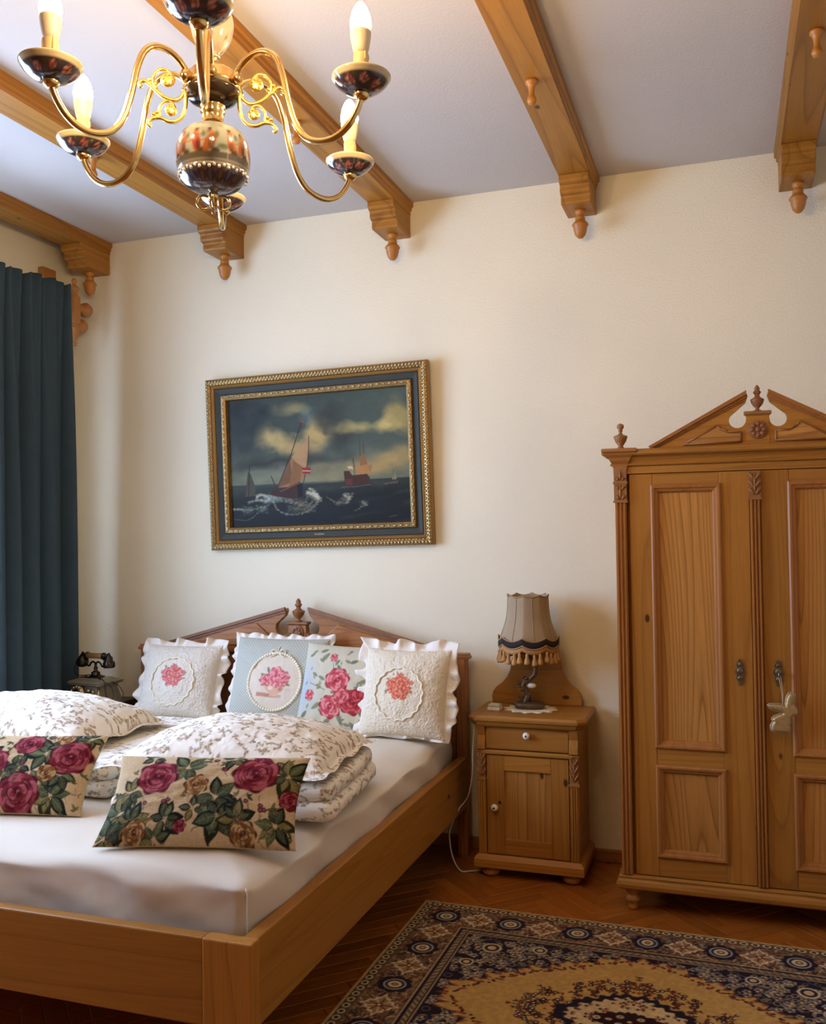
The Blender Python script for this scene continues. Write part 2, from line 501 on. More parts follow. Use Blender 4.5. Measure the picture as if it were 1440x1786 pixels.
WALLM = plaster('wall_plaster', srgb(240, 231, 204))
CEILM = plaster('ceiling_plaster', srgb(200, 192, 184), 120, .25)
BRASS = simple('polished_brass', (0.80, 0.58, 0.24), .2, 1.0, var=.1, vscale=20)
GILT = simple('gilt_brass', (0.90, 0.62, 0.16), .32, 1.0, bump=.3, bscale=120, var=.15, vscale=40)
DARKMETAL = simple('dark_glazed_bowl', srgb(70, 56, 40), .15, .6, var=.2)
CANDLE = simple('cream_candle_sleeve', srgb(238, 212, 150), .5, bump=.2, bscale=60, var=.06)
SOCKET = simple('cream_bulb_socket', srgb(240, 226, 190), .4, var=.03)
GOLDLEAF = simple('antique_gold_leaf', (0.34, 0.22, 0.085), .42, .85, bump=.4, bscale=150, var=.35, vscale=60)
GREENBLK = simple('dark_green_frame', srgb(46, 48, 36), .65, var=.15, vscale=12)
FRAMESIDE = simple('gilded_frame_side', (0.36, 0.19, 0.05), .42, .5, bump=.15, bscale=60, var=.2, vscale=20)
CURT = simple('teal_curtain', srgb(58, 74, 82), .88, bump=.35, bscale=500, bstretch=(1, 1, .4), var=.12, vscale=20, spec=.2)
SHEET = simple('cream_sheet', srgb(226, 214, 194), .85, bump=.12, bscale=420, var=.03, spec=.2)
QUILT = simple('cream_quilted_cotton', srgb(226, 212, 192), .9, bump=.9, bscale=95, bstretch=(.45, 1, 1), var=.05, vscale=40, spec=.2)
WHITE = simple('white_cotton_frill', srgb(238, 228, 214), .9, bump=.3, bscale=160, var=.04, spec=.2)
LACE = simple('ivory_lace', srgb(240, 228, 200), .85, bump=.4, bscale=260, var=.05)
PRINTF = painted('printed_cotton', .85, .12, 500)
SPRIG = painted('sprig_cotton', .85, .12, 400, wrinkle=.35)
TAPES = painted('woven_tapestry', .9, .45, 420, spec=.15)
RUGM = painted('woven_rug', .95, .55, 380, spec=.1)
OILP = painted('oil_paint', .6, .2, 160, spec=.25)
PORC = painted('glazed_porcelain', .12, .12, 90, spec=.6, coat=.6)
PORCELAIN = simple('white_porcelain', srgb(236, 228, 214), .15, spec=.6, var=.02)
BLACKM = simple('black_iron', srgb(58, 50, 42), .22, .75, var=.25)
OLDBRASS = simple('old_brass', (0.42, 0.29, 0.11), .32, .9, var=.35, vscale=25)
ESCUT = simple('tarnished_escutcheon', (0.20, 0.17, 0.11), .4, .85, bump=.4, bscale=200, var=.4, vscale=60)
GREYONYX = simple('grey_green_onyx', srgb(132, 122, 100), .25, var=.25, vscale=14, coat=.3)
BRONZE = simple('weathered_bronze', srgb(104, 84, 62), .35, .55, bump=.6, bscale=120, var=.4, vscale=35)
SHADE = simple('tan_shade_cloth', srgb(164, 142, 112), .85, bump=.3, bscale=300, var=.1, vscale=16)
SHADEBAND = simple('black_velvet_band', srgb(40, 30, 26), .9, var=.2)
BRAID = simple('tan_braid', srgb(166, 132, 92), .85, bump=.6, bscale=240, var=.2, vscale=60)
TASSEL = simple('tan_gold_tassel', srgb(188, 140, 82), .85, bump=.8, bscale=160, bstretch=(1, 1, .1), var=.25, vscale=40)
PLASTIC = simple('white_plastic', srgb(232, 226, 212), .4, var=.02)
PALEG = simple('pale_green_lid', srgb(196, 198, 176), .45, var=.05)
CABLE = simple('white_cable', srgb(205, 196, 180), .5, var=.03)
DARKWOOD = simple('dark_table_wood', srgb(48, 32, 24), .4, bump=.1, bscale=50, var=.2)
GOLDCLOTH = simple('gold_metallic_cloth', (0.50, 0.35, 0.15), .36, .6, bump=.6, bscale=260, var=.2, vscale=60)
STRING = simple('beige_string', srgb(206, 180, 140), .8, var=.1)
FRAMEW = simple('white_window_frame', srgb(230, 228, 222), .5, var=.03)
def glass_pane():
    m, nt, b, N, L = newmat('window_glass')
    out = N['Material Output']; N.remove(b)
    t = N.new('ShaderNodeBsdfTransparent'); g = N.new('ShaderNodeBsdfGlossy'); g.inputs['Roughness'].default_value = .02
    f = N.new('ShaderNodeFresnel')
    ge = N.new('ShaderNodeNewGeometry'); mr = N.new('ShaderNodeMapRange')      # same reflection on entering and leaving the thin pane
    mr.inputs[3].default_value = 1.45; mr.inputs[4].default_value = 1 / 1.45
    lnk(nt, ge.outputs['Backfacing'], mr.inputs[0]); lnk(nt, mr.outputs[0], f.inputs[0])
    x = N.new('ShaderNodeMixShader'); lnk(nt, f.outputs[0], x.inputs[0]); lnk(nt, t.outputs[0], x.inputs[1]); lnk(nt, g.outputs[0], x.inputs[2])
    lnk(nt, x.outputs[0], out.inputs[0])
    return m
GLASS = glass_pane()
def bulb_mat():
    m, nt, b, N, L = newmat('lit_flame_bulb')
    b.inputs['Base Color'].default_value = (1, .95, .85, 1)
    b.inputs['Emission Color'].default_value = (*BULB_COLOR, 1)
    b.inputs['Emission Strength'].default_value = BULB_STRENGTH
    return m
BULB = bulb_mat()

# ------------------------------------------------------------------ the room
H = 2.935
XL, XR, YF = -3.26, 1.55, -6.6
floor = tag(MB().box(XL - .25, XR + .15, YF - .15, .15, -.10, -.013).build('floor', SUBFLOOR, org=(0, 0, 0)), kind='structure')
tag(MB().box(XL - .25, XR + .15, 0, .15, -.10, H).build('wall_back', WALLM), kind='structure')
tag(MB().box(XR, XR + .15, YF, 0, -.10, H).build('wall_right', WALLM), kind='structure')
tag(MB().box(XL - .25, XR + .15, YF - .15, YF, -.10, H).build('wall_front', PINE['z']), kind='structure')
tag(MB().box(XL - .25, XR + .15, YF - .15, .15, H, H + .12).build('ceiling', CEILM), kind='structure')
WY0, WY1, WZ0, WZ1 = -2.75, -.62, .82, 2.44
wl = MB()
wl.box(XL - .25, XL, YF, WY0, -.10, H); wl.box(XL - .25, XL, WY1, 0, -.10, H)
wl.box(XL - .25, XL, WY0, WY1, -.10, WZ0); wl.box(XL - .25, XL, WY0, WY1, WZ1, H)
tag(wl.build('wall_left', WALLM), kind='structure')
# window: frame, mullion, sill, panes
wf = MB().box(XL - .16, XL - .10, WY0, WY1, WZ0, WZ0 + .06).box(XL - .16, XL - .10, WY0, WY1, WZ1 - .06, WZ1)
wf.box(XL - .16, XL - .10, WY0, WY0 + .06, WZ0 + .06, WZ1 - .06).box(XL - .16, XL - .10, WY1 - .06, WY1, WZ0 + .06, WZ1 - .06)
wym = (WY0 + WY1) / 2
wf.box(XL - .16, XL - .10, wym - .04, wym + .04, WZ0 + .06, WZ1 - .06)
win = tag(wf.build('window_1', FRAMEW, org=(XL - .13, wym, WZ0)), kind='structure')
for a, b in ((WY0 + .06, wym - .04), (wym + .04, WY1 - .06)):
    MB().box(XL - .133, XL - .129, a, b, WZ0 + .06, WZ1 - .06).build('pane', GLASS, win)
MB().box(XL - .10, XL + .05, WY0 - .05, WY1 + .05, WZ0 - .03, WZ0).build('sill', FRAMEW, win, bevel=.004)
# baseboard with a rounded foot strip
def base(name, pts):
    m = MB()
    for (x0, x1, y0, y1) in pts: m.box(x0, x1, y0, y1, 0, .055)
    return tag(m.build(name, MOLD['x'], bevel=.006), kind='structure')
base('baseboard_back', [(XL, XR, -.018, 0)])
base('baseboard_left', [(XL, XL + .018, YF, -.018)])
base('baseboard_right', [(XR - .018, XR, YF, -.018)])

# herringbone parquet: separate blocks where the photo shows them, the rest joined
PLW, PLN = .062, 5
PLL = PLW * PLN
g = .0007
pv = [(-PLL / 2 + g, -PLW / 2 + g, -.013), (PLL / 2 - g, -PLW / 2 + g, -.013), (PLL / 2 - g, PLW / 2 - g, -.013), (-PLL / 2 + g, PLW / 2 - g, -.013)]
c_ = .0014
top = [(-PLL / 2 + g, -PLW / 2 + g, -c_), (PLL / 2 - g, -PLW / 2 + g, -c_), (PLL / 2 - g, PLW / 2 - g, -c_), (-PLL / 2 + g, PLW / 2 - g, -c_)]
top2 = [(-PLL / 2 + g + c_, -PLW / 2 + g + c_, 0), (PLL / 2 - g - c_, -PLW / 2 + g + c_, 0), (PLL / 2 - g - c_, PLW / 2 - g - c_, 0), (-PLL / 2 + g + c_, PLW / 2 - g - c_, 0)]
pverts = pv + top + top2
pfaces = [(3, 2, 1, 0), (8, 9, 10, 11)] + [(a, (a + 1) % 4, (a + 1) % 4 + 4, a + 4) for a in range(4)] + [(a + 4, (a + 1) % 4 + 4, (a + 1) % 4 + 8, a + 8) for a in range(4)]
plank_me = None
rest = MB()
s45 = math.sqrt(.5)
cnt = 0
for j in range(-95, 96):
    for i in range(-9, 10):
        for kind in (0, 1):
            if kind == 0:
                u = (j + 2 * PLN * i) * PLW + PLL / 2; v = j * PLW + PLW / 2; ang = PI / 4
            else:
                c = j + 2 * PLN * i
                u = c * PLW + PLW / 2; v = (j - 2 * PLN + 1) * PLW + PLL / 2; ang = PI * 3 / 4
            x = (u - v) * s45 - .9; y = (u + v) * s45 - 2.0
            if not (XL + .02 < x < XR - .02 and YF + .02 < y < .10): continue
            seen = -1.42 < x < .58 and -1.80 < y < .09 and not (-1.0 < x and y < -.75) and not (x > -.35 and y > -.42) and not (-.93 < x < -.63 and y > -.26)
            if seen and cnt < 290:
                cnt += 1
                if plank_me is None:
                    o = MB().add(pverts, pfaces).build('parquet_block', OAK, floor)
                    plank_me = o.data
                else:
                    o = bpy.data.objects.new('parquet_block', plank_me); C.objects.link(o); o.parent = floor
                o.location = (x, y, rnd.uniform(-.0004, 0)); o.rotation_euler = (0, 0, ang)
            else:
                ca, sa = math.cos(ang), math.sin(ang)
                rest.add([(x + a * ca - b * sa, y + a * sa + b * ca, z) for a, b, z in pverts], pfaces)
tag(rest.build('parquet', OAK, floor), kind='stuff')

# ------------------------------------------------------------------ ceiling beams
def acorn(x, y, zt):
    prof = [(.004, zt - .122), (.012, zt - .119), (.022, zt - .107), (.028, zt - .088), (.030, zt - .072), (.034, zt - .068), (.035, zt - .063),
            (.030, zt - .056), (.022, zt - .048), (.020, zt - .040), (.022, zt - .036), (.019, zt - .030), (.016, zt - .020), (.022, zt - .012), (.023, zt)]
    return MB().lathe(prof, (x, y, 0), 20)
BEAMS = [(-3.077, 'ceiling beam along the left wall, above the teal curtain', False), (-2.289, 'ceiling beam passing just behind the chandelier bowl, second from the left', True),
         (-1.421, 'ceiling beam between the chandelier and the sea painting, third from the left', True), (-.571, 'ceiling beam above the nightstand, with its peg clear of the chandelier', True),
         (.285, 'rightmost ceiling beam, above the wardrobe', True)]
for bx, lab, peg in BEAMS:
    r = thing('ceiling_beam', lab, 'beam', (bx, 0, 2.66), 'pine ceiling beams with corbels')
    w = .063
    MB().prism([(bx - w, 2.878), (bx + w, 2.878), (bx + w, 2.892), (bx + w + .006, 2.896), (bx + w + .006, 2.908), (bx + w + .014, 2.914), (bx + w + .014, H),
                (bx - w - .014, H), (bx - w - .014, 2.914), (bx - w - .006, 2.908), (bx - w - .006, 2.896), (bx - w, 2.892)], -6.6, 0, 'xz').build('beam_board', BEAMW, r)
    poly = [(0, 2.878), (-.228, 2.878), (-.228, 2.853), (-.222, 2.846), (-.206, 2.842), (-.202, 2.838), (-.202, 2.816), (-.196, 2.809), (-.182, 2.806), (-.177, 2.801), (-.177, 2.776), (-.172, 2.770), (0, 2.770)]
    cb = MB().prism(poly, bx - .062, bx + .062, 'yz').build('corbel', BEAMW, r, bevel=.003)
    acorn(bx + .004, -.088, 2.770).build('acorn_finial', TURN, cb, org=ORG[r.name])
    if peg:
        zt = 2.878
        MB().lathe([(.004, zt - .080), (.012, zt - .077), (.016, zt - .066), (.013, zt - .056), (.009, zt - .050), (.010, zt - .030), (.014, zt - .014), (.020, zt - .010), (.021, zt - .003), (.018, zt)], (bx - .006, -1.05, 0), 16).build('peg', TURN, r)

# ------------------------------------------------------------------ curtain and its wooden rail
def curtain():
    ny, nz = 220, 70
    u = np.linspace(0, 1, ny); v = np.linspace(0, 1, nz)
    U, V = np.meshgrid(u, v)
    y = -.262 - U * .56
    y = y + (V) * .035 * (1 - U)
    warp = .8 * np.sin(U * 7.1 + 1.3) + .5 * np.sin(U * 15 + V * 1.6)
    ph1 = U * 2 * PI * 10 + .6 * np.sin(U * 15)
    ph2 = U * 2 * PI * 4.6 + warp + .9
    A1 = .017 * np.exp(-V * 7); A2 = .010 + .026 * (1 - np.exp(-V * 5))
    x = -3.058 + A1 * np.sin(ph1) + A2 * np.sin(ph2) + .007 * np.sin(2.1 * ph2 + 1 + V * 2) + .006 * np.sin(U * 17 + V * 5)
    y = y + .012 * np.cos(ph2)
    z = 2.628 - V * 2.60 + .010 * np.sin(ph2 + .6) * np.exp(-V * 30) + .028 * (1 - U) * np.exp(-V * 20)
    o = MB().grid(np.stack([x, y, z], -1)).build('curtain', CURT, org=(-3.08, -.5, .02))
    s = o.modifiers.new('cloth', 'SOLIDIFY'); s.thickness = .004; s.offset = 0
    return tag(o, 'teal curtain hanging in pleats at the left window', 'curtain')
curtain()
rail = thing('curtain_rail', 'turned wooden double curtain rail with knobs beside the teal curtain', 'curtain rail', (-3.26, -.14, 2.5))
MB().box(-3.26, -3.225, -.25, -.155, 2.62, 2.775).build('wall_plate', TURNRED, rail, bevel=.006)
br = MB()
bx_, by_ = -3.094, -.182
br.lathe([(.004, 2.372), (.010, 2.376), (.011, 2.388), (.006, 2.396), (.012, 2.402), (.014, 2.412), (.022, 2.425), (.024, 2.450), (.026, 2.462), (.022, 2.470), (.022, 2.49)], (bx_, by_, 0), 16)
br.box(bx_ - .022, bx_ + .022, by_ - .022, by_ + .022, 2.485, 2.625)
br.lathe([(.022, 2.62), (.020, 2.632), (.014, 2.640), (.022, 2.650), (.026, 2.660), (.024, 2.668), (.012, 2.680), (.008, 2.690), (.012, 2.696), (.013, 2.704), (.009, 2.712), (.003, 2.715)], (bx_, by_, 0), 16)
br.box(-3.26, bx_ - .015, by_ - .014, by_ + .014, 2.53, 2.60)
br.build('bracket', TURNRED, rail, bevel=.003)
def rod(x, z, yk):
    m = MB()
    m.lathe([(.015, -2.85), (.015, yk)], (x, 0, z), 14, 'y')
    r_ = m.build('rod', TURNRED, rail)
    k = MB()
    k.lathe([(.015, yk - .002), (.022, yk + .004), (.024, yk + .012), (.018, yk + .016), (.020, yk + .022), (.034, yk + .036), (.038, yk + .052), (.033, yk + .068), (.020, yk + .076), (.004, yk + .078)], (x, 0, z), 18, 'y')
    k.build('end_knob', TURNRED, r_, org=ORG[rail.name])
rod(-3.114, 2.580, -.124)
rod(-3.140, 2.497, -.128)

# ------------------------------------------------------------------ shared furniture shapes
def pediment_half(cx, sx, s, t0, t1, z0, hw, gap, ph, hx, hz, hr, bw):
    # one raking half of a broken pediment, in the xz plane; sx = side (-1 / 1), lengths in metres
    pts = [(hw, 0), (gap, ph), (gap - .004, ph - .012), (gap + .004, ph - .035)]
    for k in range(0, 11):
        a = math.radians(35 - k * 22)          # round the scooped hole from its outer top to its inner side
        pts.append((hx + hr * math.cos(a), hz + hr * math.sin(a)))
    pts += [(bw, hz), (bw, 0)]
    return [(cx + sx * p[0], z0 + p[1]) for p in pts]

def carved_leaf(m, x, y, z0, z1, w, n=3):
    # little carved acanthus: a midrib and pairs of lobes, proud of the face at y
    h = z1 - z0
    m.ell((x, y, (z0 + z1) / 2), (w * .10, .006, h * .46))
    for i in range(n):
        zc = z0 + h * (.2 + .6 * i / max(1, n - 1))
        for s in (-1, 1):
            a = s * .55
            rot = [[math.cos(a), 0, math.sin(a)], [0, 1, 0], [-math.sin(a), 0, math.cos(a)]]
            m.ell((x + s * w * .22, y, zc), (w * .12, .007, h * .17), 8, 5, rot)
            m.ell((x + s * w * .38, y, zc + h * .07), (w * .08, .005, h * .09), 6, 4, rot)

def urn(cx, cy, z, h, r):
    P = [(.55, 0), (.58, .03), (.30, .06), (.28, .12), (.60, .20), (.86, .30), (1.0, .42), (1.02, .45), (.80, .48), (.40, .55), (.34, .62), (.52, .68), (.60, .73), (.36, .80), (.42, .86), (.30, .93), (.08, 1.0)]
    return MB().lathe([(max(.0015, a * r), z + b * h) for a, b in P], (cx, cy, 0), 18)

# ------------------------------------------------------------------ bed
BX0, BX1, BYF = -2.765, -1.09, -2.03
bed = thing('double_bed', 'wide pine double bed with a broken pediment headboard', 'bed', ((BX0 + BX1) / 2, -1.05, 0))
HY0, HY1 = -.105, -.055
bcx = -1.912
hd = MB().box(-2.735, -1.145, HY0 + .012, HY1 - .008, .24, .845).build('headboard', HEADW['x'], bed, bevel=.003)
for x in (-2.742, -1.118):
    MB().box(x - .022, x + .022, HY0 - .004, HY1, 0, .858).build('post', HEADW['z'], bed, bevel=.003)
MB().molded(-2.772, -1.088, HY0, HY1, [(.0, .848), (.006, .852), (.006, .862), (0, .866), (0, .874)]).build('top_rail', HEADW['x'], hd, org=ORG[bed.name])
pd = MB()
for sx in (-1, 1):
    pd.prism(pediment_half(bcx, sx, 1, 0, 0, .872, .755, .060, .190, .077, .098, .036, .045), HY0 + .010, HY1 - .008, 'xz')
pd.box(bcx - .0455, bcx + .0455, HY0 + .008, HY1 - .006, .872, .985)
pd = pd.build('pediment', HEADW['x'], bed, bevel=.002)
MB().molded(bcx - .045, bcx + .045, HY0 + .008, HY1 - .006, [(0, .983), (.010, .990), (.010, .998), (.004, 1.0)]).build('block_cap', DARKCARVE, pd, org=ORG[bed.name])
for sx in (-1, 1):
    rk = MB()
    a = [(.755, 0), (.060, .190)]
    dx, dz = a[1][0] - a[0][0], a[1][1] - a[0][1]; L = math.hypot(dx, dz); nx, nz = -dz / L * -1, dx / L * -1
    for o0, o1, d in ((-.006, .008, .016), (.008, .020, .008)):
        q = [(a[0][0] - nx * o0 * -1 * -1, a[0][1] - nz * o0), (a[1][0], a[1][1] - nz * o0), (a[1][0], a[1][1] - nz * o1), (a[0][0], a[0][1] - nz * o1)]
        q = [(a[0][0] + .02, a[0][1] - o0 - .0055), (a[1][0], a[1][1] - o0), (a[1][0], a[1][1] - o1), (a[0][0] + .02, a[0][1] - o1 - .0055)]
        rk.prism([(bcx + sx * p[0], .872 + p[1]) for p in q], HY0 + .012 - d, HY0 + .012, 'xz')
    rk.build('raking_molding', DARKCARVE, pd, org=ORG[bed.name])
    pn = [(.60, .012), (.21, .118), (.17, .085), (.135, .052), (.075, .045), (.075, .012)]
    MB().prism([(bcx + sx * p[0], .872 + p[1]) for p in pn], HY0 + .002, HY0 + .012, 'xz').build('raised_panel', HEADW['x'], pd, org=ORG[bed.name], bevel=.003)
md = MB().ell((bcx, HY0 + .007, .948), (.036, .008, .040), 20, 8)
for k in range(8):
    md.ell((bcx + .018 * math.cos(k * PI / 4), HY0, .948 + .020 * math.sin(k * PI / 4)), (.008, .004, .008), 6, 4)
md.build('medallion', DARKCARVE, pd, org=ORG[bed.name])
urn(bcx, (HY0 + HY1) / 2, 1.0, .108, .030).build('urn_finial', DARKCARVE, pd, org=ORG[bed.name])
MB().box(BX1 - .045, BX1 - .006, BYF + .042, HY0 - .004, .215, .428).build('side_rail', PINE['y'], bed, bevel=.004)
MB().box(BX0 + .006, BX0 + .045, BYF + .042, HY0 - .004, .215, .428).build('side_rail', PINE['y'], bed, bevel=.004)
MB().box(BX0 + .135, BX1 - .135, BYF + .006, BYF + .042, .215, .428).build('foot_rail', PINE['x'], bed, bevel=.004)
MB().box(BX1 - .135, BX1, BYF, BYF + .042, 0, .430).build('foot_leg', PINE['z'], bed, bevel=.004)
MB().box(BX0, BX0 + .135, BYF, BYF + .042, 0, .430).build('foot_leg', PINE['z'], bed, bevel=.004)
MB().box(BX0 + .045, BX1 - .045, BYF + .042, HY0 + .01, .27, .30).build('slat_base', PINE['x'], bed)

def rbox(size, r, n, disp=None):
    # rounded box surface as one welded grid; n = divisions (x, y, z); returns verts, faces, normals
    sx, sy, sz = [d / 2 for d in size]
    V = []; F = []
    idx = {}
    def vid(p):
        k = (round(p[0], 5), round(p[1], 5), round(p[2], 5))
        if k not in idx:
            idx[k] = len(V); V.append(p)
        return idx[k]
    lin = [np.linspace(-s, s, k + 1) for s, k in zip((sx, sy, sz), n)]
    for ax in range(3):
        a, b = [(1, 2), (2, 0), (0, 1)][ax]
        for sg in (-1, 1):
            G = [[None] * len(lin[b]) for _ in lin[a]]
            for i, p in enumerate(lin[a]):
                for j, q in enumerate(lin[b]):
                    c = [0, 0, 0]; c[ax] = sg * (sx, sy, sz)[ax]; c[a] = p; c[b] = q
                    G[i][j] = vid(tuple(c))
            for i in range(len(lin[a]) - 1):
                for j in range(len(lin[b]) - 1):
                    f = (G[i][j], G[i + 1][j], G[i + 1][j + 1], G[i][j + 1])
                    F.append(f if sg > 0 else f[::-1])
    V = np.array(V)
    inner = np.clip(V, -np.array([sx - r, sy - r, sz - min(r, sz * .98)]), np.array([sx - r, sy - r, sz - min(r, sz * .98)]))
    d = V - inner; L = np.linalg.norm(d, axis=1)[:, None] + 1e-9
    Nn = d / L
    V = inner + Nn * np.array([r, r, min(r, sz * .98)])
    if disp is not None: V = V + disp(V, Nn)
    return V, F, Nn

# ------------------------------------------------------------------ mattress under its fitted sheet
mcx, mcy, mw, ml = -1.935, -1.04, 1.585, 1.815
def mdisp(V, Nn):
    x, y, z = V.T
    top = np.clip(Nn[:, 2], 0, 1)
    edge = np.clip(1 - (np.minimum(mw / 2 - abs(x), ml / 2 + y)) / .16, 0, 1)
    sag = -.016 * top * edge * (np.sin(x * 9.0 + 1.1) * .5 + np.sin(y * 7.3) * .5 + .4)
    w = .004 * (fbm(x * 9 + 20, y * 9 + 20, 3) - .5) * top
    out = .012 * (fbm((x + y) * 7 + 10, z * 14 + 10, 5) - .5) + .006 * np.sin((x + y) * 11) + .004 * np.sin((x + y) * 19 + z * 40)
    o = np.zeros_like(V)
    o[:, 2] = sag * 1.5 + w - .010 * top * edge ** 2
    side = (1 - top)
    o[:, 0] = Nn[:, 0] * out * side; o[:, 1] = Nn[:, 1] * out * side
    return o
V, F, _ = rbox((mw, ml, .255), .045, (110, 120, 24), mdisp)
mat_ = MB().add(V + np.array([mcx, mcy, .4275]), F, True).build('mattress', SHEET, org=(mcx, mcy, .30))
tag(mat_, 'thick mattress in a cream fitted sheet on the pine bed', 'mattress')
sx_, sy_ = mcx + mw / 2 - .0125, mcy - ml / 2 + .0125
MB().tube([(sx_, sy_ + .0, .31), (sx_ + .002, sy_, .40), (sx_ + .002, sy_, .50), (sx_ - .003, sy_ + .003, .520)], .0022, 6).build('corner_seam', WHITE, mat_)

# ------------------------------------------------------------------ cushions
def cushion_cover(w, h, t, nu, nv, canvas=None, pinch=.07, exp=.42, wr=.006, seed=1, back=(230, 215, 195), mar=0.0):
    # local: x right, z up, -y = front; returns MB
    u = np.linspace(-1, 1, nu); v = np.linspace(-1, 1, nv)
    U, Vv = np.meshgrid(u, v)
    X = w / 2 * U * (1 - pinch * (1 - Vv ** 2))
    Z = h / 2 * Vv * (1 - pinch * (1 - U ** 2))
    T = t / 2 * ((1 - U ** 2) * (1 - Vv ** 2)) ** exp
    nzv = (fbm(U * 4 + 30, Vv * 4 + 30, seed) - .5) * 2
    rad = (fbm(np.arctan2(Vv, U) * 5 + 30, np.hypot(U, Vv) * 1.3 + 8, seed + 9) - .5) * 2 * np.clip(np.hypot(U, Vv) - .45, 0, 1)
    W = (nzv * wr + rad * wr * 1.6) * (T / (t / 2))
    m = MB()
    col = None
    if canvas is not None:
        col = canvas.sample((U + 1) / 2, (1 - Vv) / 2).reshape(-1, 3)
    m.grid(np.stack([X, -T - W, Z], -1), True, col)
    m.grid(np.stack([X, T, Z], -1), True, None if canvas is None else (np.ones((nu * nv, 3)) * np.array(back) / 255), flip=True)
    return m, (X, Z, T)

def ruffle_strip(w, h, pinch, rw, waves, amp, nt=420, seed=3, lift=.0):
    r = np.random.default_rng(seed)
    s = np.arange(nt) / nt * 4
    px = np.zeros(nt); pz = np.zeros(nt); nx = np.zeros(nt); nz = np.zeros(nt)
    k = s % 1 * 2 - 1; side = s.astype(int)
    for sd in range(4):
        q = side == sd; a = k[q]
        e = 1 - pinch * (1 - a ** 2)
        e2 = 1 - pinch
        if sd == 0: x, z, n_ = w / 2 * a, h / 2 * (1 - pinch * (1 - a ** 2)), (0, 1)
        elif sd == 1: x, z, n_ = w / 2 * (1 - pinch * (1 - a ** 2)), -h / 2 * a, (1, 0)
        elif sd == 2: x, z, n_ = -w / 2 * a, -h / 2 * (1 - pinch * (1 - a ** 2)), (0, -1)
        else: x, z, n_ = -w / 2 * (1 - pinch * (1 - a ** 2)), h / 2 * a, (-1, 0)
        px[q] = x; pz[q] = z
        cc = np.clip((abs(a) - .80) / .20, 0, 1) * np.sign(a)
        if sd == 0: nx[q], nz[q] = cc, 1
        elif sd == 1: nx[q], nz[q] = 1, -cc
        elif sd == 2: nx[q], nz[q] = -cc, -1
        else: nx[q], nz[q] = -1, cc
    L = np.hypot(nx, nz); nx /= L ** .5; nz /= L ** .5
    jit = np.interp(np.arange(nt), np.linspace(0, nt, 40), r.uniform(-1, 1, 40))
    ph = np.arange(nt) / nt * 2 * PI * waves + jit * 2.2
    rows = []
    for t in np.linspace(0, 1, 6):
        wv = amp * t ** .8 * np.sin(ph) * (.8 + .4 * jit)
        ext = rw * t * (.82 + .20 * np.cos(ph * .5) + .12 * jit) * np.where(side == 2, .28, 1.0) * np.where((side == 1) | (side == 3), 1 - .6 * np.clip(((-pz / (h / 2)) - .75) / .25, 0, 1), 1.0)
        rows.append(np.stack([px + nx * (ext - .004), wv + lift * t, pz + nz * (ext - .004)], -1))
    m = MB().grid(np.array(rows), wrap=True)
    return m

def place(root, c, lean, yaw, roll=0.0):
    root.rotation_mode = 'XYZ'
    root.matrix_world = Matrix.Translation(c) @ Matrix.Rotation(yaw, 4, 'Z') @ Matrix.Rotation(-lean, 4, 'X') @ Matrix.Rotation(roll, 4, 'Y')

def finish(o, thick=.003):
    s = o.modifiers.new('cloth', 'SOLIDIFY'); s.thickness = thick; s.offset = 0
    return o

rd = random.Random(5)
def bouquet_canvas(ground, red):
    cv = Cv(260, 260, ground)
    cx, cy = 130, 118
    for k in range(22):
        a = rd.random() * 6.28; q = rd.uniform(22, 40)
        cv.leaf(cx + q * math.cos(a), cy + q * .9 * math.sin(a), 13, a + rd.uniform(-.5, .5), (150, 138, 108) if k % 2 else (188, 128, 112))
    for dx, dy, r in ((-16, -12, 16), (14, -14, 17), (-22, 10, 14), (22, 10, 16), (0, 6, 15), (2, -30, 11), (-6, 28, 13), (16, 30, 12), (-34, -8, 8), (36, -12, 8)):
        cv.rose(cx + dx, cy + dy, r, red, rd)
    return cv

QCREAM = bouquet_canvas((226, 214, 196), ((176, 74, 74), (206, 108, 104), (232, 160, 148)))
QCREAM2 = bouquet_canvas((230, 216, 190), ((184, 72, 58), (214, 108, 84), (238, 160, 126)))

def cream_cushion(label, c, w, h, lean, yaw, canvas, rr, cdz, seed, rw):
    root = thing('frilled_cushion', label, 'cushion', (0, 0, 0), 'frilled cushions against the headboard')
    QP = painted('quilted_printed_cotton_%d' % seed, .9, .8, 95, spec=.2, dist=.008)
    m, _ = cushion_cover(w, h, .165, 120, 120, canvas, .06, .46, .007, seed)
    m.build('cover', QP, root)
    finish(ruffle_strip(w, h, .06, rw, 19, .020, seed=seed, lift=.008).build('ruffle', WHITE, root), .002)
    ring = MB()
    pts = []
    for k in range(120):
        a = k * 2 * PI / 120; q = rr * (1 + .03 * math.sin(a * 18))
        x, z = q * math.cos(a), cdz + q * math.sin(a)
        uu, vv = x / (w / 2), z / (h / 2)
        for _ in range(3): uu, vv = x / (w / 2) / (1 - .06 * (1 - vv ** 2)), z / (h / 2) / (1 - .06 * (1 - uu ** 2))
        pts.append((x, -.0825 * ((1 - uu ** 2) * (1 - vv ** 2)) ** .46 - .0015, z))
    ring.tube(pts, .0042, 6, closed=True)
    ring.build('lace_ring', LACE, root)
    place(root, c, lean, yaw)
    return root
ZM = .556
cream_cushion('cream frilled cushion with a rose bouquet, nearest the telephone', (-2.44, -.262, .728), .395, .350, .36, .05, QCREAM, .108, -.012, 21, .045)
cream_cushion('cream frilled cushion with coral roses, at the right end of the headboard', (-1.285, -.368, .742), .385, .370, .30, -.05, QCREAM2, .105, -.014, 33, .055)

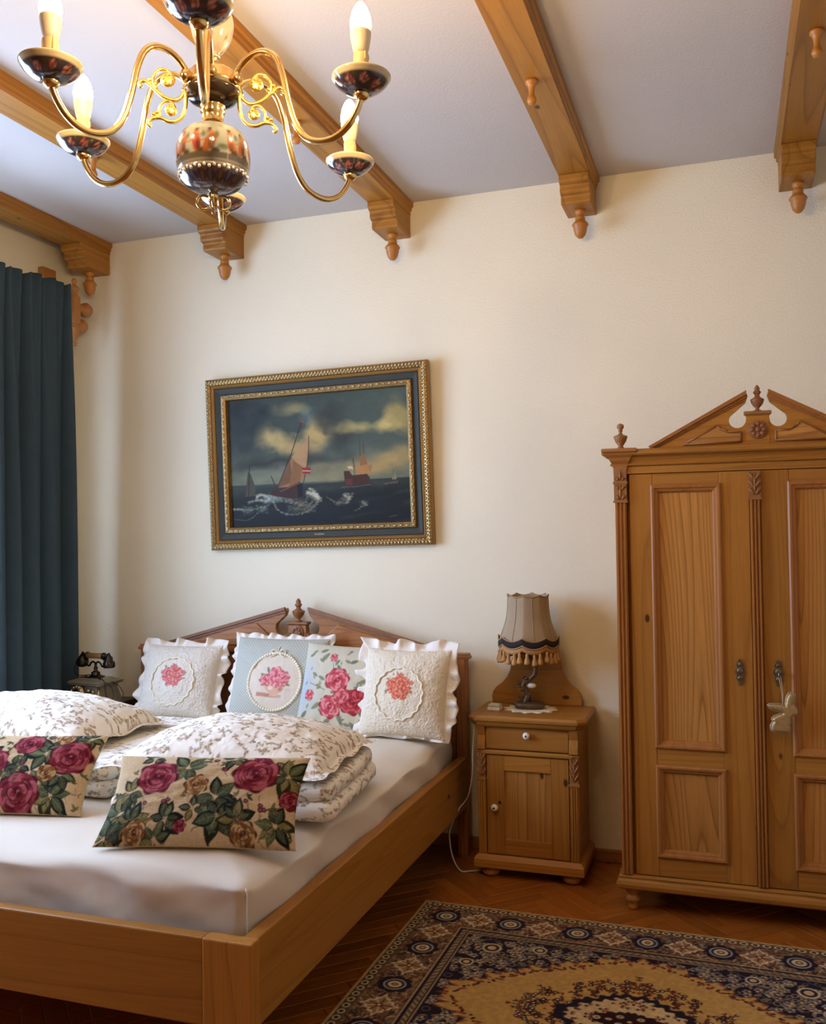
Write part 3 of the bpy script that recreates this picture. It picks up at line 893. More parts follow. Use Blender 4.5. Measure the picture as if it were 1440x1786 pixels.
# blue cushion with a cameo of roses in a bowl
cv = Cv(300, 260, (166, 168, 154))
for k in range(-40, 70):
    cv.line([(k * 10, 0), (k * 10 + 260, 260)], 2.2, (206, 202, 186), .9)
    cv.line([(k * 10, 0), (k * 10 - 260, 260)], 2.2, (206, 202, 186), .9)
ccx, ccy, cr = 158, 138, 82
cv.blob(ccx, ccy, cr, cr, (222, 206, 184), soft=.03)
cv.poly([(ccx - 52, ccy + 34), (ccx - 8, ccy + 38), (ccx - 4, ccy + 48), (ccx - 54, ccy + 46)], (192, 120, 100), .8)
cv.blob(ccx + 4, ccy + 44, 30, 7, (176, 140, 116), soft=.5)
bw = [(ccx - 30, ccy + 8), (ccx + 40, ccy + 8), (ccx + 34, ccy + 26), (ccx + 18, ccy + 38), (ccx + 22, ccy + 46), (ccx - 12, ccy + 46), (ccx - 8, ccy + 38), (ccx - 24, ccy + 26)]
cv.poly(bw, (218, 172, 146)); cv.blob(ccx - 8, ccy + 22, 12, 9, (238, 206, 184), soft=.6); cv.blob(ccx + 24, ccy + 24, 10, 10, (186, 126, 104), soft=.7)
for x, y, a in ((-44, -20, 3.6), (-48, -4, 3.1), (-30, -40, 4.3), (48, -6, .2), (40, -30, -.6), (-36, 8, 2.7), (56, 6, .4)):
    cv.leaf(ccx + x * .6, ccy + y * .6, 22, a, (134, 144, 118), (96, 108, 88))
for x, y, r in ((-26, -2, 19), (6, -20, 25), (32, -12, 18), (10, 2, 18), (-8, -6, 16), (30, 4, 13)):
    cv.rose(ccx + x, ccy + y, r, ((176, 72, 84), (214, 112, 118), (240, 168, 164)), rd)
root = thing('cameo_cushion', 'pale blue diamond patterned cushion with a white framed bowl of roses', 'cushion', (0, 0, 0), 'frilled cushions against the headboard')
m, _ = cushion_cover(.46, .40, .155, 150, 130, cv, .04, .46, .006, 51)
m.build('cover', PRINTF, root)
finish(ruffle_strip(.46, .40, .04, .032, 40, .010, seed=8, lift=.006).build('ruffle', WHITE, root), .002)
bd = MB()
for k in range(64):
    a = k * 2 * PI / 64
    x = (ccx / 300 - .5) * .46 * .985 + .127 * math.cos(a); z = (.5 - ccy / 260) * .40 * .985 + .127 * math.sin(a)
    uu, vv = x / .23, z / .20
    for _ in range(3): uu, vv = x / .23 / (1 - .04 * (1 - vv ** 2)), z / .20 / (1 - .04 * (1 - uu ** 2))
    bd.ell((x, -.0775 * max(0, (1 - uu ** 2) * (1 - vv ** 2)) ** .46 - .003, z), (.0072, .005, .0072), 7, 5)
tag(bd.build('beaded_frame', LACE, root), kind='stuff')
bowm = MB()
bxc, bzc = (ccx / 300 - .5) * .46, (.5 - ccy / 260) * .40 + .130
for s in (-1, 1):
    bowm.tube(spline([(bxc, -.064, bzc), (bxc + s * .022, -.070, bzc + .012), (bxc + s * .036, -.064, bzc + .002), (bxc + s * .018, -.070, bzc - .006), (bxc, -.066, bzc)], 6), .003, 6)
    bowm.tube(spline([(bxc, -.066, bzc), (bxc + s * .018, -.072, bzc - .014), (bxc + s * .036, -.072, bzc - .022)], 6), .0026, 6)
bowm.tube(spline([(bxc, -.064, bzc), (bxc - .004, -.056, bzc + .022), (bxc + .003, -.046, bzc + .036)], 6), .0026, 6)
bowm.build('ribbon_bow', LACE, root)
place(root, (-1.940, -.235, .744), .34, .02)

# cushion with big pink roses
cv = Cv(280, 270, (204, 194, 168))
cv.blob(20, 150, 60, 140, (176, 184, 190), soft=.9)
for x, y, L, a in ((70, 60, 40, -.9), (110, 105, 34, 1.9), (90, 190, 40, 2.6), (60, 160, 34, 3.3), (150, 215, 44, 1.2), (120, 235, 44, 2.1), (190, 240, 42, .9), (215, 205, 40, .5), (210, 120, 36, -.3), (225, 90, 34, -1.2), (60, 30, 30, -.4), (95, 120, 30, 3.6), (170, 60, 30, -.3), (130, 68, 28, .9), (40, 215, 36, 2.2), (175, 165, 30, .2), (230, 170, 32, .1)):
    cv.leaf(x, y, L, a, (124, 128, 96) if rd.random() < .6 else (150, 148, 118), (92, 98, 70))
for k in range(60):
    x, y = rd.uniform(20, 280), rd.uniform(10, 262)
    cv.leaf(x, y, rd.uniform(12, 26), rd.uniform(0, 6.28), rd.choice([(150, 146, 116), (168, 160, 132), (136, 138, 106), (176, 150, 128)]), (120, 120, 92))
cv.line([(112, 60), (118, 80), (126, 110)], 2, (112, 112, 80)); cv.line([(40, 130), (70, 140), (100, 150)], 2, (112, 112, 80))
PKR = ((150, 40, 52), (196, 78, 84), (232, 140, 138)); DPR = ((126, 26, 36), (168, 46, 54), (208, 92, 92))
cv.rose(112, 44, 13, PKR, rd); cv.rose(44, 168, 17, PKR, rd)
cv.rose(138, 116, 40, PKR, rd); cv.rose(196, 180, 42, DPR, rd); cv.rose(124, 200, 38, PKR, rd); cv.rose(160, 165, 26, PKR, rd); cv.rose(214, 160, 22, DPR, rd)
root = thing('rose_cushion', 'cushion printed with large red and pink roses, behind the right frilled cushion', 'cushion', (0, 0, 0))
m, _ = cushion_cover(.40, .385, .14, 140, 130, cv, .05, .46, .006, 61)
m.build('cover', PRINTF, root)
place(root, (-1.595, -.300, .736), .33, -.02, .03)

# ------------------------------------------------------------------ sprigged bedding
def sprig_canvas(w, h, n, seed):
    r = random.Random(seed)
    cv = Cv(w, h, (244, 236, 220))
    for k in range(n):
        x, y = r.uniform(0, w), r.uniform(0, h); a = r.uniform(0, 6.28); L = r.uniform(16, 30)
        pts = []; px, py = x, y; aa = a
        cvt = r.uniform(-.22, .22)
        for i in range(7):
            pts.append((px, py)); px += L / 6 * math.cos(aa); py += L / 6 * math.sin(aa); aa += cvt
        col = r.choice([(178, 166, 130), (162, 150, 118), (190, 164, 134), (168, 140, 118)])
        cv.line(pts, 1.1, col)
        for i in range(1, 7):
            for s in (-1, 1):
                if r.random() < .8:
                    cv.leaf(pts[i][0], pts[i][1], r.uniform(5, 8), a + cvt * i + s * r.uniform(.6, 1.1), col)
        if r.random() < .7: cv.blob(pts[-1][0], pts[-1][1], 3.2, 3.2, (150, 112, 96), soft=.3)
        if r.random() < .5: cv.blob(pts[3][0] + 5, pts[3][1] + 3, 2.6, 2.6, (150, 110, 96), soft=.3)
    return cv
SPC = sprig_canvas(560, 560, 520, 4)

def sprig_cols(V, Nn, sc=.9, ox=0, oy=0):
    a = np.abs(Nn)
    u = np.where(a[:, 0] > .75, V[:, 1], V[:, 0]); v = np.where(a[:, 2] > .6, V[:, 1], V[:, 2] + V[:, 1] * .0)
    tri = lambda t: abs((t % 2) - 1)
    return SPC.sample(tri(u / sc + ox), tri(v / sc + oy))

def folded_duvet(label, x0, x1, y0, y1, seed, yaw=0.0):
    m = MB()
    r = np.random.default_rng(seed)
    for (z0, z1, ins) in ((ZM + .001, ZM + .058, 0.0), (ZM + .050, ZM + .108, .014)):
        sz = (x1 - x0 - ins * 2, y1 - y0 - ins, z1 - z0)
        def dsp(V, Nn):
            x, y, z = V.T
            n = (fbm(x * 7 + 12, y * 7 + 12, seed) - .5)
            o = np.zeros_like(V)
            o[:, 2] = n * .016 * np.clip(Nn[:, 2], 0, 1)
            q = .022 * (fbm((x - y) * 6 + 9, z * 12 + 9, seed + 3) - .5)
            o[:, 0] = Nn[:, 0] * q; o[:, 1] = Nn[:, 1] * q
            return o
        V, F, Nn = rbox(sz, .034, (int(sz[0] / .0042), int(sz[1] / .0042), 16), dsp)
        off = np.array([(x0 + x1) / 2, (y0 + y1) / 2 + ins / 2, (z0 + z1) / 2])
        m.add(V + off, F, True, sprig_cols(V, Nn, .60, seed * .3, z0 * 5))
    o = m.build('folded_duvet', SPRIG, org=((x0 + x1) / 2, (y0 + y1) / 2, ZM))
    o.rotation_euler = (0, 0, yaw)
    return tag(o, label, 'duvet', 'folded sprigged duvets')
folded_duvet('folded white sprigged duvet on the left half of the bed', -2.70, -1.900, -1.50, -.70, 2)
folded_duvet('folded white sprigged duvet on the right half of the bed', -1.860, -1.130, -1.570, -1.02, 3, .13)

def sprig_pillow(label, c, w, h, t, yaw, seed, flange=.03, lean=0.0, roll=0.0):
    # lies flat: local z up, x wide
    nu, nv = 320, 240
    U, Vv = np.meshgrid(np.linspace(-1, 1, nu), np.linspace(-1, 1, nv))
    fl = .93
    Uc = np.clip(U / fl, -1, 1); Vc = np.clip(Vv / fl, -1, 1)
    X = w / 2 * U * (1 - .05 * (1 - Vv ** 2)); Y = h / 2 * Vv * (1 - .05 * (1 - U ** 2))
    dome = ((1 - Uc ** 2) * (1 - Vc ** 2))
    T = t * (dome ** .48)
    n = (fbm(U * 3.2 + 20, Vv * 3.2 + 20, seed) - .5) * .024 * np.clip(dome * 3, 0, 1)
    edge = .007 * np.sin(U * 13 + Vv * 9 + seed) * (1 - np.clip(dome * 6, 0, 1))
    rim = 1 - np.maximum(abs(U), abs(Vv)) ** 24
    P = np.stack([X, Y, T * .80 + n + edge + .004 * rim], -1)
    B = np.stack([X, Y, -T * .20 + edge], -1)
    tri = lambda q: abs((q % 2) - 1)
    col = SPC.sample(tri(X / .60 + seed * .37), tri(Y / .60 + seed * .21)).reshape(-1, 3)
    m = MB().grid(P, True, col).grid(B, True, col, flip=True)
    o = m.build('sprigged_pillow', SPRIG)
    o.matrix_world = Matrix.Translation(c) @ Matrix.Rotation(yaw, 4, 'Z') @ Matrix.Rotation(lean, 4, 'X') @ Matrix.Rotation(roll, 4, 'Y')
    return tag(o, label, 'pillow', 'sprigged bed pillows')
sprig_pillow('puffed white sprigged pillow lying at the left, half out of the frame', (-2.46, -1.17, ZM + .135), .78, .58, .17, .03, 4)
sprig_pillow('puffed white sprigged pillow lying behind the right tapestry cushion', (-1.53, -1.27, ZM + .130), .76, .56, .14, .09, 9)

# ------------------------------------------------------------------ tapestry cushions
GREENS = [((58, 66, 44), (126, 124, 84)), ((70, 78, 50), (150, 146, 98)), ((48, 54, 40), (104, 108, 76)), ((96, 90, 52), (168, 150, 92))]
CRIM = ((82, 14, 24), (138, 36, 48), (186, 92, 98)); GOLDR = ((92, 50, 28), (150, 98, 54), (210, 172, 112))
def tapestry(w, h, roses, clusters, smalls, seed):
    r = random.Random(seed)
    cv = Cv(w, h, (226, 196, 150))
    for k in range(160):
        cv.line([(0, k * h / 160), (w, k * h / 160)], .7, (200, 166, 120), .35)
    for x, y, n, L in clusters:
        for k in range(n):
            a = k * 2 * PI / n + r.uniform(-.4, .4)
            g_, v_ = r.choice(GREENS)
            cv.leaf(x + 4 * math.cos(a), y + 4 * math.sin(a), L * r.uniform(.75, 1.15), a, tuple(c * .55 for c in g_), None, .62)
            cv.leaf(x + 5 * math.cos(a), y + 5 * math.sin(a), L * r.uniform(.68, 1.0), a, tuple(min(255, c * 1.3 + 6) for c in g_), v_, .5)
    for k in range(46):                                # fine foliage between the big leaves
        x, y = r.uniform(0, w), r.uniform(0, h); a0 = r.uniform(0, 6.28); g_, v_ = r.choice(GREENS)
        if any(math.hypot(x - q[0], y - q[1]) < q[2] * 1.1 for q in roses): continue
        for j in range(3):
            cv.leaf(x, y, r.uniform(9, 17), a0 + j * 1.1, g_ if j else r.choice([(96, 56, 44), (120, 96, 58), (70, 78, 52)]), v_, .4)
    for x, y, n in smalls:
        cv.line([(x, y), (x + r.uniform(-14, 14), y + 18)], 1.3, (96, 80, 52))
        for k in range(n):
            px, py = x + r.uniform(-9, 9), y + r.uniform(-6, 6)
            for j in range(6):
                cv.blob(px + 3.6 * math.cos(j), py + 3.6 * math.sin(j * 1.05), 3.0, 2.8, (122, 66, 78) if j % 2 else (92, 44, 56), soft=.3)
            cv.blob(px, py, 1.8, 1.8, (190, 140, 84), soft=.3)
    for x, y, rad, kind in roses:
        cv.rose(x, y, rad, CRIM if kind == 'c' else GOLDR, r)
        for k in range(14):
            a = r.uniform(0, 6.28); q = r.uniform(.25, .9) * rad
            cv.line([(x + q * math.cos(a), y + q * math.sin(a)), (x + q * math.cos(a + .5), y + q * math.sin(a + .5))], 1.2, (58, 12, 18) if kind == 'c' else (84, 46, 26), .7)
    for k in range(70):
        x, y = r.uniform(0, w), r.uniform(h * .55, h); a = r.uniform(-2.6, -.5); L = r.uniform(10, 26)
        cv.line([(x, y), (x + L * .5 * math.cos(a), y + L * .5 * math.sin(a)), (x + L * math.cos(a + .4), y + L * math.sin(a + .4))], 1.5, r.choice([(58, 62, 40), (96, 84, 50), (74, 44, 34), (150, 130, 84)]), .75)
    Yg, Xg = np.mgrid[0:h, 0:w]
    cv.a *= (.90 + .10 * np.sin(Xg * 2.1) * np.sin(Yg * 2.1) + .16 * (np.random.default_rng(seed).random((h, w)) - .5))[..., None]
    return cv
W_, H_ = 420, 210
tr = lambda x, y: ((x - 330) / 750 * W_, (y - 272) / 318 * H_)
R_ = [(*tr(515, 375), 46, 'c'), (*tr(905, 358), 50, 'c'), (*tr(682, 408), 27, 'g'), (*tr(480, 560), 26, 'g'), (*tr(890, 560), 28, 'g'), (*tr(1056, 440), 24, 'c'), (*tr(650, 545), 14, 'c'), (*tr(900, 285), 16, 'c')]
Cc = [(*tr(630, 340), 6, 44), (*tr(1030, 360), 7, 44), (*tr(770, 450), 6, 52), (*tr(790, 510), 6, 46), (*tr(400, 500), 7, 50), (*tr(590, 525), 6, 36), (*tr(1010, 530), 7, 42), (*tr(370, 570), 6, 44), (*tr(480, 292), 5, 30), (*tr(800, 292), 6, 30), (*tr(860, 520), 6, 40), (*tr(455, 530), 6, 38), (*tr(690, 490), 4, 26), (*tr(560, 580), 5, 34), (*tr(420, 430), 5, 30)]
Ss = [(*tr(775, 345), 3), (*tr(570, 468), 3), (*tr(490, 465), 1), (*tr(955, 478), 3), (*tr(895, 462), 1), (*tr(735, 298), 2)]
TAP_R = tapestry(W_, H_, R_, Cc, Ss, 3)
t2 = lambda x, y: (W_ - (332 - x) / 750 * W_ * 1.12, (y - 195) / 280 * H_)
R2 = [(*t2(245, 295), 50, 'c'), (*t2(85, 425), 52, 'c'), (*t2(60, 250), 36, 'c'), (*t2(180, 360), 24, 'g'), (*t2(190, 222), 22, 'g'), (*t2(-60, 330), 44, 'c'), (*t2(-150, 260), 30, 'g'), (*t2(-180, 400), 40, 'c')]
C2 = [(*t2(150, 290), 6, 54), (*t2(205, 250), 6, 44), (*t2(160, 395), 6, 44), (*t2(215, 430), 7, 46), (*t2(30, 340), 5, 34), (*t2(285, 220), 6, 34), (*t2(10, 370), 5, 36), (*t2(60, 340), 4, 30), (*t2(-20, 440), 7, 44), (*t2(-100, 300), 7, 44), (*t2(235, 360), 5, 36), (*t2(110, 222), 5, 24), (*t2(-230, 330), 7, 44)]
TAP_L = tapestry(W_, H_, R2, C2, [(*t2(140, 215), 2), (*t2(70, 330), 2)], 8)
def tapestry_cushion(label, canvas, c, w, h, lean, yaw, roll):
    m, _ = cushion_cover(w, h, .115, 250, 140, canvas, .065, .44, .006, 71, back=(200, 172, 130))
    o = m.build('tapestry_cushion', TAPES)
    place(o, c, lean, yaw, roll)
    return tag(o, label, 'cushion', 'floral tapestry cushions')
tapestry_cushion('long tapestry cushion with crimson roses, whole, at the front right of the bed', TAP_R, (-1.405, -1.722, .659), .565, .285, .80, .235, 0.0)
tapestry_cushion('long tapestry cushion with crimson roses, cut off by the left frame edge', TAP_L, (-2.165, -1.632, .659), .56, .285, .80, .235, 0.0)

# ------------------------------------------------------------------ nightstand
NZ = .660
ns = thing('nightstand', 'pine nightstand with one drawer and a door, between bed and wardrobe', 'nightstand', (-.785, -.18, 0))
nx0, nx1, nyf, nyb = -.990, -.578, -.318, -.030
MB().box(nx0 + .004, nx1 - .004, nyf + .014, nyb, .09, .625).build('body', PINE['z'], ns, bevel=.002)
MB().molded(nx0 - .004, nx1 + .004, nyf - .004, nyb, [(.014, .615), (.020, .622), (.024, .634), (.030, .640), (.030, .650), (.022, .659), (.018, NZ)], chamfer=.030).build('top', PINE['x'], ns, bevel=.0015)
MB().molded(nx0, nx1, nyf, nyb, [(.016, .042), (.018, .046), (.018, .076), (.012, .086), (.004, .094)]).build('plinth', PINE['x'], ns, bevel=.002)
for fx in (nx0 + .040, nx1 - .040):
    for fy in (nyf + .035, nyb - .05):
        MB().lathe([(.018, 0), (.032, .006), (.038, .016), (.036, .026), (.024, .034), (.022, .044)], (fx, fy, 0), 18).build('bun_foot', TURN, ns)
dr = MB().box(-.955, -.616, nyf - .002, nyf + .016, .522, .612).build('drawer', PINE['x'], ns, bevel=.003)
def knob(x, y, z, par):
    k = MB().lathe([(.006, 0), (.006, .006), (.012, .010), (.015, .016), (.013, .022), (.006, .025)][::-1], (0, 0, 0), 16, 'y')
    m = MB()
    V = np.concatenate(k.v); V[:, 1] = -V[:, 1]
    m.add(V + np.array([x, y, z]), [f[::-1] for f in k.f], True)
    o = m.build('knob', PORCELAIN, par, org=ORG[ns.name])
    MB().ell((x, y - .0245, z), (.0045, .002, .0045), 8, 5).build('screw', BLACKM, o if par is None else par, org=ORG[ns.name])
knob(-.783, nyf - .002, .585, dr)
MB().molded(-.962, -.609, nyf - .002, nyf + .014, [(.004, .500), (.008, .504), (.008, .512), (.002, .518)]).build('drawer_rail', PINE['x'], ns)
dz0, dz1 = .098, .496
door = MB().box(-.953, -.880, nyf - .001, nyf + .016, dz0, dz1).box(-.690, -.618, nyf - .001, nyf + .016, dz0, dz1).build('door', PINE['z'], ns, bevel=.002)
MB().box(-.880, -.690, nyf - .001, nyf + .015, .436, dz1).build('door_rail', PINE['x'], door, org=ORG[ns.name], bevel=.002)
MB().box(-.880, -.690, nyf - .001, nyf + .015, dz0, .160).build('door_rail', PINE['x'], door, org=ORG[ns.name], bevel=.002)
MB().box(-.882, -.688, nyf + .008, nyf + .015, .155, .440).build('door_panel', PANEL['z'], door, org=ORG[ns.name])
knob(-.919, nyf - .001, .288, door)
MB().ell((-.900, nyf - .0012, .306), (.007, .0012, .007), 10, 4).build('keyhole', BLACKM, door, org=ORG[ns.name])
for x0, x1 in ((nx0, -.957), (-.614, nx1)):
    xm = (x0 + x1) / 2
    p = MB().box(x0, x1, nyf - .002, nyf + .016, .094, .395)
    for q in (-.009, 0, .009): p.box(xm + q - .003, xm + q + .003, nyf - .007, nyf - .002, .100, .390)
    p = p.build('pilaster', PINE['z'], ns, bevel=.001)
    c = MB().molded(x0, x1, nyf - .004, nyf + .012, [(.003, .392), (.003, .400), (0, .402), (0, .508), (.004, .510), (.004, .516)])
    carved_leaf(c, xm, nyf - .005, .405, .508, .036, 3)
    c.build('carved_block', CARVE, p, org=ORG[ns.name])
    MB().prism([(nyf + .012, .516), (nyf - .012, .520), (nyf - .010, .54), (nyf - .001, .575), (nyf - .010, .600), (nyf - .016, .618), (nyf + .012, .618)], x0, x1, 'yz').build('console_bracket', PINE['z'], p, org=ORG[ns.name], bevel=.002)
bbp = [(-.195, NZ), (-.196, .692), (-.190, .712), (-.176, .730), (-.150, .750), (-.128, .776), (-.114, .806), (-.106, .850), (-.098, .878), (-.06, .895), (0, .902)]
bbp = bbp + [(-x, z) for x, z in bbp[::-1][1:]]
MB().prism([(-.797 + x, z) for x, z in bbp], -.052, -.032, 'xz').build('backboard', PINE['x'], ns, bevel=.003)

# ------------------------------------------------------------------ doily, table lamp, little box, cable
def doily():
    nt = 96; rows = []
    t = np.arange(nt) * 2 * PI / nt
    for k, q in enumerate((.02, .5, .82, 1.0)):
        r = .105 * q * (1 + (.10 * np.cos(t * 12) if q > .7 else 0) * (1 if q == 1 else .5))
        rows.append(np.stack([r * np.cos(t), .90 * r * np.sin(t), np.full(nt, .0025) + (.001 * np.sin(t * 12) if q == 1 else 0)], -1))
    bot = [np.stack([a[:, 0], a[:, 1], np.full(nt, .0005)], -1) for a in rows[::-1]]
    o = MB().grid(np.array(rows + bot), wrap=True, flip=False).build('doily', LACE, org=(0, 0, 0))
    o.location = (-.800, -.160, NZ)
    return tag(o, 'white crocheted doily under the table lamp', 'doily')
doily()
LX, LY, LZ = -.805, -.155, NZ + .003
lamp = thing('table_lamp', 'table lamp with a tan tasselled fabric shade on the nightstand', 'lamp', (LX, LY, LZ))
def oval(prof, c, sx=1.0, sy=.72, wob=.05, seed=2):
    m = MB().lathe(prof, (0, 0, 0), 36)
    V = np.concatenate(m.v)
    a = np.arctan2(V[:, 1], V[:, 0])
    q = 1 + wob * np.sin(a * 3 + seed) + wob * .6 * np.sin(a * 7 + 2 * seed)
    V[:, 0] *= sx * q; V[:, 1] *= sy * q
    return MB().add(V + np.array(c), m.f, True)
b_ = oval([(.052, 0), (.062, .005), (.064, .012), (.070, .015), (.069, .021), (.058, .026), (.02, .028)], (LX - .002, LY, LZ)).build('base', BRONZE, lamp)
stem_pts = spline([(-.016, 0, .022), (-.006, -.004, .05), (-.010, -.008, .072), (-.026, -.010, .088), (-.018, -.006, .108), (.002, -.004, .120), (.022, -.004, .140), (.028, -.002, .165), (.020, 0, .190), (.004, 0, .212), (0, 0, .240), (0, 0, .30)], 6)
sm = MB().tube(stem_pts + np.array([LX, LY, LZ]), np.interp(np.linspace(0, 1, len(stem_pts)), [0, .15, .5, .75, 1], [.019, .011, .010, .012, .006]), 10)
rr_ = random.Random(4)
for k in range(26):
    q = stem_pts[rr_.randrange(0, int(len(stem_pts) * .62))]
    sm.ell((LX + q[0] + rr_.uniform(-.020, .012), LY + q[1] - rr_.uniform(0, .012), LZ + q[2] + rr_.uniform(-.008, .008)), (rr_.uniform(.003, .008), .005, rr_.uniform(.003, .007)), 6, 4)
for p in (((-.026, -.010, .088), (-.040, -.012, .098), (-.046, -.012, .114)), ((-.012, 0, .120), (-.020, -.008, .132), (-.028, -.010, .128)), ((.004, 0, .205), (-.010, -.004, .222), (-.018, -.006, .236)), ((-.016, 0, .03), (-.036, -.01, .042), (-.046, -.012, .052))):
    sm.tube(spline(p, 5) + np.array([LX, LY, LZ]), .0045, 6)
sm.build('branch_stem', BRONZE, lamp)
MB().ell((LX + .012, LY - .008, LZ + .096), (.020, .012, .011), 14, 8).build('porcelain_bird', PORCELAIN, lamp)
SZ0, SZ1 = .945, 1.142
def shade_r(t): return np.interp(t, [0, .1, .2, .35, .5, .7, 1.0], [.127, .122, .114, .102, .094, .089, .0865])
def shade_rows(zs_t, zoff_b=.0, out=0.0, nt=128):
    a = np.arange(nt) * 2 * PI / nt + PI / 8
    cusp = np.abs(np.sin(a * 4)) ** .8            # 0 at the ribs, 1 mid panel
    rows = []
    for t in zs_t:
        z = SZ0 + (SZ1 - SZ0) * t
        z = z - .016 * cusp * max(0, 1 - t * 4) - .009 * cusp * max(0, t * 5 - 4)
        r = (shade_r(t) + out) * (1 - .035 * cusp)
        rows.append(np.stack([LX + r * np.cos(a), LY + r * np.sin(a), z + 0 * a], -1))
    return np.array(rows)
sh = MB().grid(shade_rows(np.linspace(0, 1, 14)), wrap=True).build('shade', SHADE, lamp)
finish(sh, .002)
bdv = shade_rows([0, .04, .09], out=.0018)
bb_ = MB().grid(np.array([bdv[0] - np.array([0, 0, .004]), bdv[0] + np.array([0, 0, .010]), bdv[0] + np.array([0, 0, .022])]), wrap=True).build('dark_band', SHADEBAND, sh, org=ORG[lamp.name])
finish(bb_, .003)
for dz, r_, nm in ((-.006, .0032, 'lower_braid'), (.024, .0026, 'upper_braid')):
    MB().tube((shade_rows([0], out=.003)[0] + np.array([0, 0, dz])), r_, 6, closed=True).build(nm, BRAID, sh, org=ORG[lamp.name])
MB().tube(shade_rows([1.0], out=.0015)[0], .0028, 6, closed=True).build('top_braid', BRAID, sh, org=ORG[lamp.name])
for k in range(8):
    R = shade_rows(np.linspace(0, 1, 10), out=.0015)
    MB().tube(R[:, k * 16], .0018, 5).build('rib', BRAID, sh, org=ORG[lamp.name])
fr = shade_rows([0])[0]
frg = MB().grid(np.array([fr + np.array([0, 0, -.004]), fr + np.array([0, 0, -.016]), fr + np.array([0, 0, -.028])]), wrap=True).build('fringe', TASSEL, sh, org=ORG[lamp.name])
finish(frg, .003)
tas0 = None
for k in range(28):
    i = int(k * 128 / 28)
    q = fr[i]
    zt = q[2] - .022
    if tas0 is None:
        tas0 = MB().lathe([(.0115, -.050), (.012, -.042), (.009, -.030), (.0055, -.022), (.0065, -.016), (.0055, -.010), (.002, -.004), (.0015, .002)], (0, 0, 0), 10).build('tassel', TASSEL, sh, org=(0, 0, 0)); t_ = tas0
    else:
        t_ = tas0.copy(); C.objects.link(t_); t_.parent = sh
    t_.location = (q[0] - LX, q[1] - LY, zt - LZ)
# small box with a pale lid
bxr = thing('small_box', 'small white plastic box with a pale lid on the nightstand corner', 'box', (-.940, -.215, NZ), rot=(0, 0, -.06), org=(0, 0, 0))
MB().box(-.027, .027, -.024, .024, 0, .014).build('box_body', PLASTIC, bxr, bevel=.003)
MB().box(-.024, .024, -.020, .022, .0145, .026).build('lid', PALEG, bxr, bevel=.004)
cab = spline([(-1.004, -.300, .632), (-1.013, -.310, .50), (-1.016, -.305, .42), (-1.040, -.280, .32), (-1.068, -.25, .275), (-1.092, -.25, .245), (-1.130, -.26, .16), (-1.128, -.27, .10), (-1.110, -.28, .04), (-1.075, -.30, .006), (-1.040, -.29, .005), (-1.0, -.265, .005), (-.96, -.20, .005)], 8)
tag(MB().tube(cab, .0032, 7).build('cable', CABLE, org=(-1.04, -.28, .005)), 'thin white cable looping down to the floor between bed and nightstand', 'cable')

# ------------------------------------------------------------------ telephone on its table
pt = thing('side_table', 'small dark side table behind the bed, under the telephone', 'side table', (-2.882, -.27, 0))
MB().box(-2.990, -2.776, -.44, -.10, .587, .612).build('table_top', DARKWOOD, pt, bevel=.004)
MB().box(-2.975, -2.790, -.425, -.115, .525, .587).build('apron', DARKWOOD, pt, bevel=.002)
for x in (-2.955, -2.810):
    for y in (-.405, -.135):
        MB().lathe([(.010, 0), (.014, .03), (.012, .08), (.018, .40), (.020, .527)], (x, y, 0), 12).build('leg', DARKWOOD, pt)
ph = thing('telephone', 'antique style onyx and brass telephone with a dial, by the curtain', 'telephone', (-2.886, -.295, .612), rot=(0, 0, -.12), org=(0, 0, 0))
ph.scale = (.90, .90, .93)
pb = MB().molded(-.105, .105, -.085, .085, [(.006, 0), (.006, .012), (0, .016), (-.018, .090), (-.012, .098), (.004, .104), (.004, .110)], back=True)
pb.build('plinth', GREYONYX, ph, bevel=.0015)
MB().molded(-.105, .105, -.085, .085, [(.007, .112), (.008, .116), (-.004, .122), (-.030, .130), (-.034, .134)], back=True).build('cap', GREYONYX, ph, bevel=.001)
for s in (-1, 1):
    MB().tube([(s * .106, -.086, .012), (s * .098, -.078, .06), (s * .090, -.070, .094)], .007, 8).build('corner_mount', OLDBRASS, ph)
dl = MB().lathe([(.046, 0), (.050, .006), (.046, .014), (.036, .018)], (0, 0, 0), 28, 'z')
rotd = Matrix.Rotation(math.radians(78), 3, 'X')
def rotv(m, c):
    V = np.concatenate(m.v) @ np.array(rotd).T + np.array(c)
    return MB().add(V, m.f, True)
dlo = rotv(dl, (-.045, -.080, .056)).build('dial', OLDBRASS, ph)
fh = MB()
for k in range(10):
    a = k * 2 * PI / 12 + .6
    fh.ell((.036 * math.cos(a), .036 * math.sin(a), .0165), (.006, .006, .003), 8, 4)
tag(rotv(fh, (-.045, -.080, .056)).build('finger_hole', PORCELAIN, dlo, org=(0, 0, 0)), kind='stuff')
rotv(MB().lathe([(.024, .016), (.022, .020), (.010, .021)], (0, 0, 0), 20), (-.045, -.080, .056)).build('dial_plate', BLACKM, dlo, org=(0, 0, 0))
rotv(MB().ell((0, 0, .021), (.009, .009, .004), 10, 5), (-.045, -.080, .056)).build('dial_hub', PORCELAIN, dlo, org=(0, 0, 0))
om = MB()
for x, z, w in ((.02, .075, .02), (.035, .055, .016), (.055, .07, .014), (.06, .045, .014), (.025, .04, .014)):
    om.ell((x, -.086 + .1 * z, z), (w, .007, .012), 8, 5)
om.build('front_ornament', OLDBRASS, ph)
cr_ = MB().lathe([(.050, .132), (.046, .138), (.030, .142), (.022, .150), (.024, .158), (.014, .164), (.008, .172), (.012, .180), (.007, .188), (.007, .204)], (0, 0, 0), 18)
